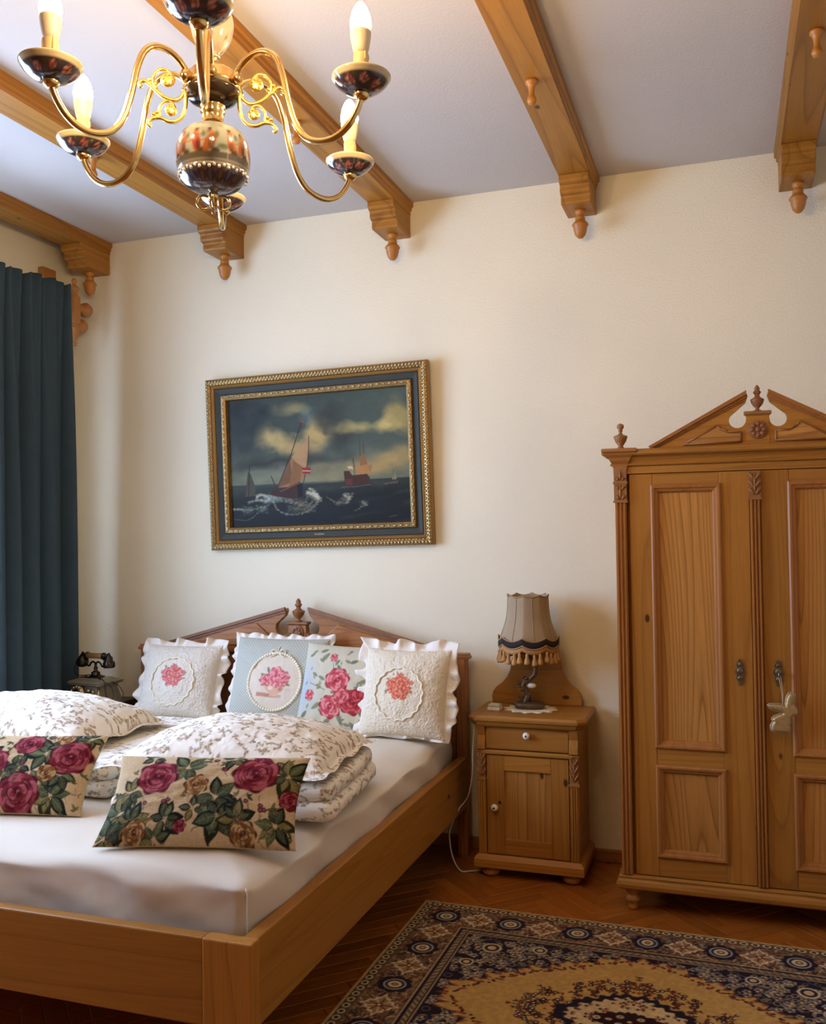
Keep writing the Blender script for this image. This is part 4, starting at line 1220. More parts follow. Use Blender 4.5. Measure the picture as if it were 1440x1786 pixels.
for s in (-1, 1):
    cr_.tube(spline([(0, 0, .204), (s * .020, 0, .212), (s * .036, 0, .202), (s * .046, 0, .190), (s * .060, 0, .194), (s * .064, 0, .212), (s * .058, 0, .226)], 6), .0050, 7)
    cr_.tube(spline([(s * .040, -.02, .138), (s * .058, -.035, .134), (s * .075, -.05, .132)], 5), .005, 6)
cr_.build('cradle', BLACKM, ph)
hs = MB().lathe([(.013, -.055), (.015, -.052), (.014, 0), (.015, .052), (.013, .055)], (0, 0, .243), 14, 'x')
ho = hs.build('handset_grip', simple('tan_grip', srgb(150, 112, 62), .35, .2, var=.2), ph)
for s in (-1, 1):
    MB().lathe([(.013, .050), (.019, .054), (.019, .060), (.012, .066), (.012, .080), (.016, .086)] if s > 0 else [(.016, -.086), (.012, -.080), (.012, -.066), (.019, -.060), (.019, -.054), (.013, -.050)], (0, 0, .243), 14, 'x').build('collar', BLACKM, ho, org=(0, 0, 0))
MB().lathe([(.003, .262), (.006, .256), (.008, .250), (.016, .240), (.030, .222), (.033, .208), (.030, .194), (.020, .184), (.006, .180)][::-1], (-.094, 0, 0), 20).build('earpiece', BLACKM, ho, org=(0, 0, 0))
MB().lathe([(.003, .262), (.006, .256), (.010, .248), (.020, .238), (.021, .222), (.031, .214), (.032, .192), (.028, .186)][::-1], (.094, 0, 0), 20).build('mouthpiece', BLACKM, ho, org=(0, 0, 0))
MB().tube(spline([(-.120, 0, .225), (-.135, -.01, .20), (-.120, -.03, .165), (-.07, -.05, .145), (0, -.04, .150), (.06, -.04, .140), (.11, -.05, .120), (.125, -.055, .06), (.150, -.05, .012), (.175, -.03, .006), (.190, 0, .05), (.165, .0, .095), (.115, 0, .115)], 7), .0028, 6).build('handset_cord', BLACKM, ph)
MB().tube(spline([(.11, -.04, .118), (.145, -.03, .085), (.155, -.04, .04), (.140, -.05, .006)], 7), .0026, 6).build('line_cord', BLACKM, ph)

# ------------------------------------------------------------------ wardrobe
wd = thing('wardrobe', 'tall two-door pine wardrobe with a broken pediment', 'wardrobe', (.10, -.27, 0))
WO = ORG[wd.name]
wx0, wx1, wyf, wyb = -.398, .598, -.50, -.045
MB().box(wx0 + .006, wx1 - .006, wyf + .018, wyb, .125, 1.66).build('carcass', PINE['z'], wd, bevel=.002)
MB().molded(wx0, wx1, wyf, wyb, [(.006, .084), (.016, .090), (.018, .104), (.014, .116), (.008, .124), (.010, .132), (.002, .139)]).build('plinth', PINE['x'], wd, bevel=.002)
for fx in (wx0 + .035, wx1 - .035):
    for fy in (wyf + .035, wyb - .05):
        MB().lathe([(.016, 0), (.018, .010), (.014, .018), (.016, .026), (.027, .034), (.029, .044), (.022, .052), (.020, .060), (.028, .070), (.030, .085)], (fx, fy, 0), 18).build('turned_foot', TURN, wd)
def wdoor(x0, xp0, xp1, x1, mirror):
    z0, z1 = .142, 1.612
    d = MB().box(x0, xp0, wyf, wyf + .020, z0, z1).box(xp1, x1, wyf, wyf + .020, z0, z1).build('door', PINE['z'], wd, bevel=.0012)
    for a, b in ((1.566, z1), (.541, .612), (z0, .216)):
        MB().box(xp0 + .0008, xp1 - .0008, wyf + .0006, wyf + .020, a, b).build('door_rail', PINE['x'], d, org=WO, bevel=.0012)
    for a, b in ((.612, 1.566), (.216, .541)):
        MB().box(xp0, xp1, wyf + .010, wyf + .018, a, b).build('door_panel', PANEL['z'], d, org=WO)
        MB().ring(xp1 - xp0 + .012, b - a + .012, [(0, 0), (0, .006), (.006, .011), (.013, .010), (.017, .004), (.020, .003), (.024, .002), (.029, -.004), (.031, -.009)], wyf, ((xp0 + xp1) / 2, (a + b) / 2)).build('panel_molding', MOLD['z'], d, org=WO)
    return d
dL = wdoor(-.343, -.262, -.028, .074, False)
dR = wdoor(.112, .206, .445, .540, True)
def fluted(x0, x1, z0, z1, name, par):
    y = wyf - .012
    p = MB().box(x0, x1, y + .004, wyf + .018, z0, z1)
    w = (x1 - x0); n = 3
    for k in range(n):
        xc = x0 + w * (k + .5) / n
        s = w / n * .30
        p.prism([(xc - s, y + .004), (xc - s * .6, y - .002), (xc + s * .6, y - .002), (xc + s, y + .004)], z0 + .004, z1 - .004, 'xy')
    return p.build(name, MOLD['z'], wd if par is None else par, org=WO)
for x0, x1 in ((wx0, -.352), (.550, wx1)):
    xm = (x0 + x1) / 2
    p = fluted(x0 + .003, x1 - .003, .139, 1.512, 'pilaster', None)
    c = MB().box(x0, x1, wyf - .014, wyf + .018, 1.512, 1.645)
    c.molded(x0, x1, wyf - .014, wyf, [(.003, 1.508), (.003, 1.516)]); c.molded(x0, x1, wyf - .014, wyf, [(.003, 1.578), (.003, 1.586)])
    carved_leaf(c, xm, wyf - .015, 1.516, 1.576, .046, 2); carved_leaf(c, xm, wyf - .015, 1.588, 1.628, .046, 1)
    c.build('carved_block', CARVE, p, org=WO)
p = fluted(.0755, .1105, .142, 1.515, 'center_strip', None)
c = MB().box(.073, .113, wyf - .013, wyf + .004, 1.512, 1.611)
carved_leaf(c, .093, wyf - .014, 1.52, 1.61, .046, 3); c.molded(.073, .113, wyf - .013, wyf, [(.003, 1.508), (.003, 1.516)])
c.build('carved_block', CARVE, p, org=WO)
co = MB().molded(wx0 + .002, wx1 - .002, wyf, wyb, [(.004, 1.615), (.004, 1.641), (.0005, 1.6415), (.0005, 1.644), (.012, 1.6445), (.015, 1.649), (.012, 1.6535), (.010, 1.654), (.013, 1.662), (.020, 1.671), (.030, 1.676), (.024, 1.6765), (.024, 1.680), (.036, 1.6805), (.042, 1.686), (.042, 1.699), (.036, 1.704)]).build('cornice', PINE['x'], wd)
for x0, x1 in ((wx0, -.350), (.548, wx1)):
    m = MB().molded(x0, x1, wyf - .012, wyf + .04, [(.001, 1.630), (.003, 1.650), (.012, 1.662), (.016, 1.674), (.028, 1.684), (.032, 1.690), (.040, 1.696), (.040, 1.706), (.034, 1.708)])
    m.build('cornice_block', MOLD['x'], co, org=WO, bevel=.001)
    xm = (x0 + x1) / 2
    MB().lathe([(.016, 1.707), (.016, 1.712), (.010, 1.718), (.009, 1.722), (.020, 1.738), (.025, 1.752), (.026, 1.758), (.019, 1.761), (.010, 1.764), (.006, 1.770), (.006, 1.776), (.010, 1.779), (.006, 1.782), (.012, 1.788), (.0135, 1.795), (.011, 1.802), (.003, 1.806)], (xm, wyf + .02, 0), 18).build('urn_finial', CARVE, co, org=WO)
pcx = .108; PZ = 1.704; py0, py1 = wyf - .012, wyf + .012
pd = MB()
for sx in (-1, 1):
    pd.prism(pediment_half(pcx, sx, 1, 0, 0, PZ, .362, .036, .186, .068, .090, .029, .038), py0, py1, 'xz')
pd.box(pcx - .0385, pcx + .0385, py0 - .002, py1 + .002, PZ, PZ + .104)
pd = pd.build('pediment', PINE['x'], wd, bevel=.0015)
MB().molded(pcx - .038, pcx + .038, py0 - .002, py1 + .002, [(0, PZ + .102), (.008, PZ + .109), (.008, PZ + .117), (.003, PZ + .119)]).build('block_cap', CARVE, pd, org=WO)
for sx in (-1, 1):
    rk = MB()
    for o0, o1, dpt in ((-.007, .007, .016), (.007, .016, .009), (.016, .023, .004)):
        q = [(.378, -o0 * 1.1 + .0), (.036, .186 - o0 * 1.1), (.036, .186 - o1 * 1.1), (.378 - o1 * 1.2, 0 if o1 > .012 else -o1 * 0.3)]
        q[0] = (.378, max(0, -o0 * 1.1) + .0)
        rk.prism([(pcx + sx * a, PZ + max(b, .0005)) for a, b in q], py0 - dpt, py0 + .001, 'xz')
    rk.build('raking_molding', MOLD['x'], pd, org=WO)
    pn = [(.255, .010), (.138, .074), (.126, .060), (.102, .048), (.058, .047), (.058, .012)]
    rp = MB().prism([(pcx + sx * a, PZ + b) for a, b in pn], py0 - .004, py0 + .001, 'xz').build('raised_panel', PANEL['x'], pd, org=WO)
    MB().tube([(pcx + sx * a, py0 - .004, PZ + b) for a, b in pn for _ in (0, 1)][::1], .0042, 6, closed=True).build('panel_bead', MOLD['x'], pd, org=WO)
rs = MB().lathe([(.033, 0), (.031, .006), (.020, .008)][::1], (0, 0, 0), 24)
V = np.concatenate(rs.v); V = np.stack([V[:, 0], -V[:, 2], V[:, 1]], -1) + np.array([pcx, py0 - .002, PZ + .052])
ros = MB().add(V, rs.f, False)
for k in range(8):
    a = k * PI / 4
    ros.ell((pcx + .020 * math.cos(a), py0 - .010, PZ + .052 + .020 * math.sin(a)), (.0085, .005, .0085), 7, 5)
ros.ell((pcx, py0 - .011, PZ + .052), (.009, .006, .009), 8, 5)
ros.build('rosette', DARKCARVE, pd, org=WO)
urn(pcx, wyf, PZ + .119, .094, .023).build('urn_finial', DARKCARVE, pd, org=WO)
def escutcheon(x, par):
    z0, z1 = .847, .941; zc = (z0 + z1) / 2; h = z1 - z0
    half = [(0, -.5), (.08, -.47), (.10, -.42), (.05, -.38), (.12, -.33), (.16, -.22), (.13, -.12), (.20, -.04), (.22, .05), (.17, .12), (.10, .16), (.16, .24), (.14, .32), (.07, .36), (.10, .42), (.05, .48), (0, .5)]
    pts = [(x + a * h * .85, zc + b * h) for a, b in half] + [(x - a * h * .85, zc + b * h) for a, b in half[::-1][1:-1]]
    m = MB().prism(pts, wyf - .004, wyf + .0005, 'xz')
    for zz, r in ((.30, .007), (.05, .012), (-.22, .009)):
        m.ell((x, wyf - .004, zc + zz * h), (r, .003, r), 10, 5)
    return m.build('escutcheon', ESCUT, par, org=WO)
e1 = escutcheon(.031, dL); e2 = escutcheon(.158, dR)
MB().tube([(.158, wyf - .003, .893), (.158, wyf - .030, .893)], .0035, 8).ell((.158, wyf - .034, .893), (.004, .008, .010), 10, 6).build('key', ESCUT, dR, org=WO)

# bunny charm hanging from the key
OUT = [(975, 585), (1003, 592), (1020, 612), (1016, 655), (1008, 695), (992, 732), (1018, 762), (1040, 800), (1040, 828), (1028, 852), (1000, 868), (975, 884), (962, 905), (960, 960), (950, 975), (956, 1010), (950, 1058), (924, 1078), (870, 1074), (800, 1070), (758, 1066), (737, 1040), (733, 985), (760, 942), (746, 915), (765, 885), (792, 866), (830, 852), (868, 838), (828, 822), (780, 808), (738, 788), (706, 752), (715, 732), (745, 724), (800, 724), (860, 730), (902, 742), (912, 690), (920, 650), (935, 612), (952, 592)]
k_ = .00206 / 7.2
och = [((a - 880) * k_, (840 - b) * k_) for a, b in OUT]
def puffy(outline, t):
    P = np.array(outline)
    # resample, then build inset rings towards the medial region with growing height
    seg = []
    for i in range(len(P)):
        a, b = P[i], P[(i + 1) % len(P)]
        n = max(1, int(np.hypot(*(b - a)) / .0022))
        for k in range(n): seg.append(a + (b - a) * k / n)
    P = np.array(seg)
    x0, y0 = P.min(0) - .002; x1, y1 = P.max(0) + .002
    st = .0016
    gx = np.arange(x0, x1 + st, st); gy = np.arange(y0, y1 + st, st)
    GX, GY = np.meshgrid(gx, gy)
    ins = np.zeros(GX.shape, bool)
    for i in range(len(P)):
        a, b = P[i], P[(i + 1) % len(P)]
        if a[1] == b[1]: continue
        ins ^= ((a[1] > GY) != (b[1] > GY)) & (GX < (b[0] - a[0]) * (GY - a[1]) / (b[1] - a[1]) + a[0])
    D = np.min(np.hypot(GX[..., None] - P[:, 0], GY[..., None] - P[:, 1]), -1)
    Hh = np.where(ins, t * np.sqrt(np.clip(1 - (1 - np.clip(D / .011, 0, 1)) ** 2, 0, 1)), 0)
    m = MB(); ids = {}
    V = []; F = []
    for s in (-1, 1):
        for i in range(GX.shape[0] - 1):
            for j in range(GX.shape[1] - 1):
                if ins[i, j] and ins[i + 1, j] and ins[i, j + 1] and ins[i + 1, j + 1]:
                    q = []
                    for a, b in ((i, j), (i, j + 1), (i + 1, j + 1), (i + 1, j)):
                        key = (a, b, s)
                        if key not in ids:
                            ids[key] = len(V); V.append((GX[a, b], s * Hh[a, b], GY[a, b]))
                        q.append(ids[key])
                    F.append(q if s < 0 else q[::-1])
    m.add(V, F, True)
    return m
ch = thing('bunny_charm', 'gold cloth bunny charm hanging from the wardrobe key', 'charm', (.168, wyf - .040, .762), rot=(0, 0, .12), org=(0, 0, 0))
puffy(och, .011).build('body', GOLDCLOTH, ch)
MB().tube(spline([(a, 0, b) for a, b in och] + [(och[0][0], 0, och[0][1])], 3), .0022, 6).build('stitched_edge', simple('pale_gold_seam', (0.56, 0.44, 0.30), .4, .4, bump=.4, bscale=300), ch)
MB().tube(spline([(0, 0, .030), (-.002, .002, .07), (-.008, .006, .110), (-.011, .012, .131)], 6), .0013, 6).tube(spline([(0, 0, .030), (.001, .002, .07), (-.002, .006, .110), (-.006, .012, .131)], 6), .0013, 6).build('string', STRING, ch)

# ------------------------------------------------------------------ sea painting in its gilded frame
PWID, PHEI = 1.150, .838
pic = thing('framed_painting', 'oil painting of sailing ships on a stormy sea in an ornate frame', 'painting', (-1.838, -.012, 1.764), org=(0, 0, 0))
pic.rotation_euler = (.030, -.016, 0)
MB().ring(PWID, PHEI, [(.004, -.008), (0, .0), (0, .030), (.004, .036)], 0).build('frame_side', FRAMESIDE, pic)
orm = MB().ring(PWID, PHEI, [(.003, .030), (.006, .040), (.018, .043), (.030, .038), (.034, .032)], 0)
orm.build('outer_molding', GOLDLEAF, pic)
lumps = MB()
def run(m, w, h, inset, pitch, d, sx, sz, alt=.4):
    a, b = w / 2 - inset, h / 2 - inset
    n = int(2 * a / pitch)
    for i in range(n + 1):
        x = -a + 2 * a * i / n
        k = 1 + alt * (i % 2)
        for z in (-b, b): m.ell((x, -d, z), (sx * k, .005, sz), 6, 4)
    n = int(2 * b / pitch)
    for i in range(1, n):
        z = -b + 2 * b * i / n; k = 1 + alt * (i % 2)
        for x in (-a, a): m.ell((x, -d, z), (sz, .005, sx * k), 6, 4)
run(lumps, PWID, PHEI, .014, .0165, .042, .0052, .0085)
run(lumps, PWID, PHEI, .027, .0165, .040, .0040, .0042, .8)
tag(lumps.build('carved_ornament', simple('bright_gold_leaf', (0.50, 0.36, 0.17), .36, .9, var=.3, vscale=80), pic), kind='stuff')
MB().ring(PWID, PHEI, [(.034, .034), (.040, .036), (.046, .030), (.048, .024)], 0).build('reddish_molding', FRAMESIDE, pic)
MB().ring(PWID, PHEI, [(.048, .026), (.052, .028), (.076, .022), (.080, .024)], 0).build('green_band', GREENBLK, pic)
MB().ring(PWID, PHEI, [(.080, .024), (.084, .032), (.096, .034), (.106, .028), (.110, .016), (.112, .010)], 0).build('inner_molding', GOLDLEAF, pic)
l2 = MB(); run(l2, PWID, PHEI, .092, .030, .033, .0085, .0055, .5)
tag(l2.build('inner_ornament', simple('worn_pale_gold', (0.50, 0.34, 0.18), .42, .8, var=.4, vscale=60), pic), kind='stuff')
MB().box(-.020, .035, -.026, -.022, -PHEI / 2 + .058, -PHEI / 2 + .068).build('name_plate', BRONZE, pic)
# canvas painting (flat print): painted in code
cw, chh = 370, 246
cv = Cv(cw, chh, (66, 74, 66))
Y, X = np.mgrid[0:chh, 0:cw]
u = X / cw; v = Y / chh
def lay(mask, col):
    mask = np.clip(mask, 0, 1)[..., None]
    cv.a[:] = cv.a * (1 - mask) + np.array(col) / 255 * mask
n1 = fbm(u * 5 + 3, v * 5 + 2, 41); n2 = fbm(u * 9 + 13, v * 7 + 5, 42); n3 = fbm(u * 22, v * 22, 43)
lay(np.clip(u * 1.2 - .1, 0, 1) * (v < .66) * .8, (96, 108, 96))
lay(np.clip((v - .35) * 3.2, 0, 1) * (v < .67), (120, 124, 100))
def cloud(cx, cy, rx, ry, col, amt, th=.42):
    d = np.hypot((u - cx) / rx, (v - cy) / ry)
    lay(np.clip((1 - d) * 1.4 + (n1 - .5) * 2.2 + (n2 - .5) * 1.2, 0, 1) * amt * (v < .68), col)
cloud(.47, .18, .16, .12, (98, 116, 112), .9)
cloud(.26, .32, .15, .14, (206, 182, 120), .85); cloud(.38, .10, .12, .09, (188, 168, 112), .6)
cloud(.50, .30, .12, .16, (204, 176, 112), .85); cloud(.36, .40, .13, .08, (196, 168, 110), .7)
cloud(.56, .17, .10, .12, (66, 68, 58), .8); cloud(.66, .36, .10, .16, (70, 72, 62), .9)
cloud(.76, .28, .14, .08, (202, 184, 116), .9); cloud(.95, .22, .12, .16, (188, 168, 104), .8); cloud(.86, .28, .10, .08, (212, 190, 120), .8)
cloud(.20, .52, .26, .09, (60, 62, 54), .85); cloud(.45, .52, .16, .08, (74, 76, 66), .8); cloud(.08, .12, .16, .34, (44, 50, 50), .95)
cloud(.22, .60, .20, .09, (142, 144, 120), .7); cloud(.90, .52, .18, .14, (196, 164, 104), .8); cloud(.58, .60, .18, .08, (160, 150, 112), .6)
cloud(.80, .46, .12, .08, (112, 122, 104), .6)
hz = .655 + .03 * (1 - u)
hz = .700 - .035 * u
sea = np.clip((v - hz) * 60, 0, 1)
lay(sea, (34, 38, 34)); lay(sea * np.clip(1 - (v - hz) * 9, 0, 1) * .6, (84, 88, 70)); lay(sea * np.clip((v - .86) * 5, 0, 1) * .8, (16, 22, 30))
wv = np.sin((v * 60 + 6 * fbm(u * 6, v * 8, 50) + u * 9)) * .5 + .5
lay(sea * np.clip(wv * n2 * 1.6 - .55, 0, 1) * .55, (92, 98, 82))
def foam(pts, wd, col=(206, 202, 178)):
    q = spline([(a * cw, b * chh) for a, b in pts], 8)
    for i in range(0, len(q)):
        cv.blob(q[i][0] + rd.uniform(-2, 2), q[i][1] + rd.uniform(-2, 2), wd * rd.uniform(.5, 1.1), wd * rd.uniform(.35, .8), col, soft=.9, alpha=.42)
    cv.line(q, max(.8, wd * .20), (206, 200, 176), .38)
foam([(.01, .93), (.10, .94), (.16, .88), (.22, .83)], 2.2); foam([(.01, .85), (.06, .86), (.13, .86), (.20, .84)], 5)
foam([(.10, .75), (.14, .77), (.18, .75), (.23, .78)], 7); foam([(.10, .80), (.16, .79), (.21, .80)], 7, (150, 164, 156))
foam([(.24, .80), (.28, .88), (.34, .91), (.42, .90), (.47, .86), (.50, .80), (.48, .74), (.45, .72)], 4.5); foam([(.44, .75), (.48, .76), (.50, .80)], 7)
foam([(.34, .80), (.40, .84), (.46, .83)], 3.2, (176, 168, 140)); foam([(.36, .86), (.42, .87), (.47, .82)], 2.5); foam([(.33, .84), (.38, .86), (.44, .80)], 2)
foam([(.55, .79), (.60, .83), (.66, .84)], 3); foam([(.64, .78), (.67, .81), (.65, .84)], 4.5); foam([(.74, .83), (.75, .86), (.70, .90)], 3, (150, 156, 140))
foam([(.63, .72), (.70, .72), (.79, .71)], 1.3); foam([(.86, .71), (.91, .705)], 1.6)
for a, b, r_, c_ in ((.25, .775, 15, (176, 182, 168)), (.21, .79, 12, (150, 160, 152)), (.28, .785, 10, (128, 140, 134)), (.10, .865, 12, (112, 120, 112)), (.18, .86, 12, (104, 112, 106)), (.34, .80, 10, (150, 150, 132)), (.47, .765, 11, (188, 184, 160)), (.49, .80, 9, (170, 166, 142)), (.44, .86, 15, (108, 104, 84)), (.37, .87, 13, (96, 96, 80)), (.40, .82, 12, (124, 116, 92)), (.66, .79, 9, (160, 156, 130)), (.63, .83, 10, (104, 104, 88)), (.75, .85, 8, (112, 114, 98))):
    cv.blob(a * cw, b * chh, r_ * 1.5, r_ * .9, c_, soft=1.0, alpha=.8)
    for k in range(10): cv.blob(a * cw + rd.uniform(-1.3, 1.3) * r_, b * chh + rd.uniform(-.7, .7) * r_, rd.uniform(2, 5), rd.uniform(1.4, 3), tuple(min(255, q + 40) for q in c_), soft=.9, alpha=.5)
Pq = lambda *p: [(a * cw, b * chh) for a, b in p]
cv.poly(Pq((.275, .70), (.36, .47), (.46, .32), (.45, .45), (.435, .63), (.40, .66), (.33, .70)), (160, 122, 82))
cv.poly(Pq((.36, .47), (.46, .32), (.45, .46), (.435, .60)), (182, 146, 104)); cv.poly(Pq((.275, .70), (.35, .49), (.36, .66)), (126, 92, 60)); cv.poly(Pq((.37, .50), (.42, .55), (.40, .66), (.34, .69)), (146, 106, 66))
cv.line(Pq((.26, .74), (.36, .44), (.425, .20)), 1.6, (58, 42, 28)); cv.line(Pq((.46, .32), (.455, .48), (.42, .68)), 1.2, (64, 46, 30)); cv.line(Pq((.24, .61), (.265, .70)), 1.8, (70, 48, 30))
cv.blob(.428 * cw, .205 * chh, 4, 2, (168, 72, 50)); cv.poly(Pq((.415, .555), (.465, .56), (.46, .605), (.42, .60)), (150, 52, 52)); cv.line(Pq((.42, .58), (.46, .585)), 2, (214, 176, 150))
cv.poly(Pq((.225, .745), (.25, .715), (.30, .725), (.40, .66), (.415, .70), (.41, .78), (.36, .79), (.26, .765)), (74, 46, 28)); cv.poly(Pq((.385, .69), (.415, .675), (.415, .77), (.39, .79)), (28, 26, 26)); cv.line(Pq((.29, .73), (.40, .67)), 1.6, (150, 96, 60))
cv.poly(Pq((.085, .76), (.105, .56), (.12, .58), (.15, .70), (.14, .76)), (86, 80, 64)); cv.line(Pq((.105, .76), (.115, .53)), 1.3, (40, 34, 26)); cv.poly(Pq((.08, .76), (.15, .755), (.14, .785), (.09, .785)), (48, 40, 32))
cv.poly(Pq((.645, .60), (.675, .60), (.69, .635), (.77, .63), (.785, .66), (.78, .705), (.65, .715)), (84, 50, 34)); cv.poly(Pq((.65, .66), (.69, .66), (.69, .71), (.655, .71)), (110, 60, 44))
for a, b in ((.735, .36), (.755, .39), (.70, .50)): cv.line(Pq((a, b), (a + .004, .64)), 1.3, (92, 70, 46))
cv.poly(Pq((.725, .50), (.76, .48), (.775, .56), (.74, .57)), (150, 112, 70)); cv.poly(Pq((.71, .57), (.77, .56), (.785, .625), (.72, .63)), (182, 136, 80)); cv.poly(Pq((.77, .57), (.80, .56), (.79, .62)), (170, 128, 78)); cv.poly(Pq((.665, .565), (.69, .565), (.70, .59), (.67, .585)), (206, 180, 140)); cv.line(Pq((.735, .375), (.76, .40)), 1, (110, 92, 60)); cv.line(Pq((.69, .50), (.705, .57)), 2.0, (120, 88, 54))
cv.poly(Pq((.90, .68), (.915, .62), (.925, .68)), (150, 140, 108)); cv.line(Pq((.91, .60), (.91, .69)), 1, (110, 100, 76)); cv.poly(Pq((.885, .695), (.935, .69), (.93, .71), (.89, .71)), (96, 88, 70))
cv.line(Pq((.88, .955), (.92, .945)), 1, (110, 108, 92))
cv.a = cv.a ** 1.18 * (.92 + .12 * n3)[..., None]
gw, gh = PWID - .215, PHEI - .215
gu, gv = np.meshgrid(np.linspace(0, 1, cw), np.linspace(0, 1, chh))
P = np.stack([(gu - .5) * gw, np.full_like(gu, -.010), (.5 - gv) * gh], -1)
MB().grid(P, True, cv.sample(gu, gv).reshape(-1, 3), flip=True).build('canvas', OILP, pic)
MB().box(-PWID / 2 + .02, PWID / 2 - .02, -.006, .004, -PHEI / 2 + .02, PHEI / 2 - .02).build('backing', DARKWOOD, pic)

# ------------------------------------------------------------------ patterned rug
RX, RY, RCX, RCY, RROT = 1.66, 1.30, -.292, -1.298, -.012
def rug():
    st = .0030
    nx, ny = int(RX / st), int(RY / st)
    gx = np.linspace(-RX / 2, RX / 2, nx); gy = np.linspace(RY / 2, -RY / 2, ny)
    GX, GY = np.meshgrid(gx, gy)
    # one quarter is painted and mirrored
    q = 3.0                                            # mm per canvas pixel
    W, Hh = int(RX / 2 * 1000 / q) + 2, int(RY / 2 * 1000 / q) + 2
    r = random.Random(12)
    NAVY = (40, 32, 44); BRN = (120, 88, 62); TAN = (196, 168, 122); CRM = (208, 186, 146); GOLD = (190, 150, 86); RED = (104, 44, 38); GRY = (128, 128, 124)
    cv = Cv(W, Hh, GOLD)
    S = lambda mm: mm / q
    Y, X = np.mgrid[0:Hh, 0:W]
    d = np.minimum(X, Y) * q
    n = fbm(X / 14.0, Y / 14.0, 61)
    def lay(m, c, a=1.0):
        m = (np.clip(m, 0, 1) * a)[..., None]; cv.a[:] = cv.a * (1 - m) + np.array(c) / 255 * m
    BW = 238
    # inner field: spandrels and gold ground
    fx = (W - X) * q / 1000 / (RX / 2 - BW / 1000); fy = (Hh - Y) * q / 1000 / (RY / 2 - BW / 1000)
    fld = np.clip(fx, 0, 9) ** 1.25 + np.clip(fy, 0, 9) ** 1.25
    ang = np.arctan2(fy, fx)
    fld = fld + .035 * np.sin(ang * 22) + .03 * np.sin(ang * 51) + (n - .5) * .06
    lay((fld - 1.0) * 40, NAVY)
    for k in range(620):
        x, y = r.uniform(BW / q, W), r.uniform(BW / q, Hh)
        if fld[min(Hh - 1, int(y)), min(W - 1, int(x))] > 1.04:
            t = r.random()
            if t < .45:
                for j in range(5):
                    cv.blob(x + 3.2 * math.cos(j * 1.26), y + 3.2 * math.sin(j * 1.26), 2.2, 2.0, TAN if j % 2 else GRY, soft=.4)
                cv.blob(x, y, 1.8, 1.8, RED, soft=.4)
            elif t < .75: cv.leaf(x, y, r.uniform(6, 11), r.uniform(0, 6.28), (132, 112, 86))
            else: cv.ringd(x, y, r.uniform(2.4, 4), 1.3, (150, 134, 108) if r.random() < .4 else (98, 92, 92))
    for x, y, R in ((BW / q + 34, BW / q + 26, 11), (BW / q + 86, BW / q + 16, 8), (BW / q + 16, BW / q + 66, 8)):
        cv.blob(x, y, R, R, CRM, soft=.2); cv.blob(x, y, R * .75, R * .75, NAVY, soft=.2); cv.blob(x, y, R * .45, R * .45, TAN, soft=.2)
    edge = np.clip(1 - abs(fld - 1.0) * 22, 0, 1)
    lay(edge * (np.sin(ang * 90) > -.2), RED, .85)
    for k in range(60):
        a = (k + .5) / 60 * PI / 2
        rr = .93 / ((abs(math.cos(a)) ** 1.25 + abs(math.sin(a)) ** 1.25) ** .8)
        x = W - rr * math.cos(a) * (RX / 2 * 1000 - BW) / q; y = Hh - rr * math.sin(a) * (RY / 2 * 1000 - BW) / q
        cv.blob(x + r.uniform(-3, 3), y + r.uniform(-3, 3), 2.4, 2.0, RED if k % 3 else NAVY, soft=.4)
        if k % 4 == 0: cv.leaf(x, y, 9, r.uniform(0, 6.28), (128, 72, 48))
    # medallion: sprays, dark wreath, cream heart, dark centre
    mx = (W - X) * q / 1000; my = (Hh - Y) * q / 1000
    med = (np.clip(mx, 0, 9) / .375) ** 1.3 + (np.clip(my, 0, 9) / .275) ** 1.3
    for k in range(300):
        x, y = r.uniform(W - S(400), W), r.uniform(Hh - S(300), Hh)
        mm = med[min(Hh - 1, int(y)), min(W - 1, int(x))]
        if .42 < mm < 1.0:
            t = r.random()
            if t < .5:
                a = r.uniform(0, 6.28); L = r.uniform(7, 13)
                cv.line([(x, y), (x + L * math.cos(a), y + L * math.sin(a))], 1.3, (86, 48, 34))
                for j in range(3): cv.leaf(x + L * j / 3 * math.cos(a), y + L * j / 3 * math.sin(a), 5.5, a + (1 if j % 2 else -1), NAVY if r.random() < .6 else RED)
            elif t < .8:
                cv.blob(x, y, 3.4, 3.4, NAVY, soft=.3); cv.blob(x, y, 1.7, 1.7, CRM, soft=.4)
            else: cv.blob(x, y, 2.6, 2.6, (112, 60, 44), soft=.4)
    core = (np.clip(mx, 0, 9) / .235) ** 1.5 + (np.clip(my, 0, 9) / .165) ** 1.5 + (n - .5) * .2 + .05 * np.sin(np.arctan2(my, mx) * 26)
    lay((1.0 - core) * 30, NAVY); lay((.80 - core) * 30, (206, 178, 132))
    for k in range(90):
        x, y = r.uniform(W - S(230), W), r.uniform(Hh - S(160), Hh)
        if .22 < core[min(Hh - 1, int(y)), min(W - 1, int(x))] < .76:
            cv.blob(x, y, 2.8, 2.4, RED if r.random() < .5 else NAVY, soft=.4); cv.blob(x + 1, y, 1.2, 1.2, TAN, soft=.5)
    cen = (np.clip(mx, 0, 9) / .125) ** 1.6 + (np.clip(my, 0, 9) / .060) ** 1.6 + .08 * np.sin(np.arctan2(my, mx) * 18)
    lay((1.0 - cen) * 25, (48, 26, 32))
    for x, y in ((0, 0), (62, 0), (32, 24), (96, 4)):
        cv.blob(W - 1 - S(x), Hh - 1 - S(y), 4.5, 3.8, TAN, soft=.3); cv.blob(W - 1 - S(x), Hh - 1 - S(y), 2, 2, (120, 116, 100), soft=.4)
    # border bands
    lay((d < BW).astype(float), NAVY)
    lay(((d > 44) & (d < 192)).astype(float), BRN)
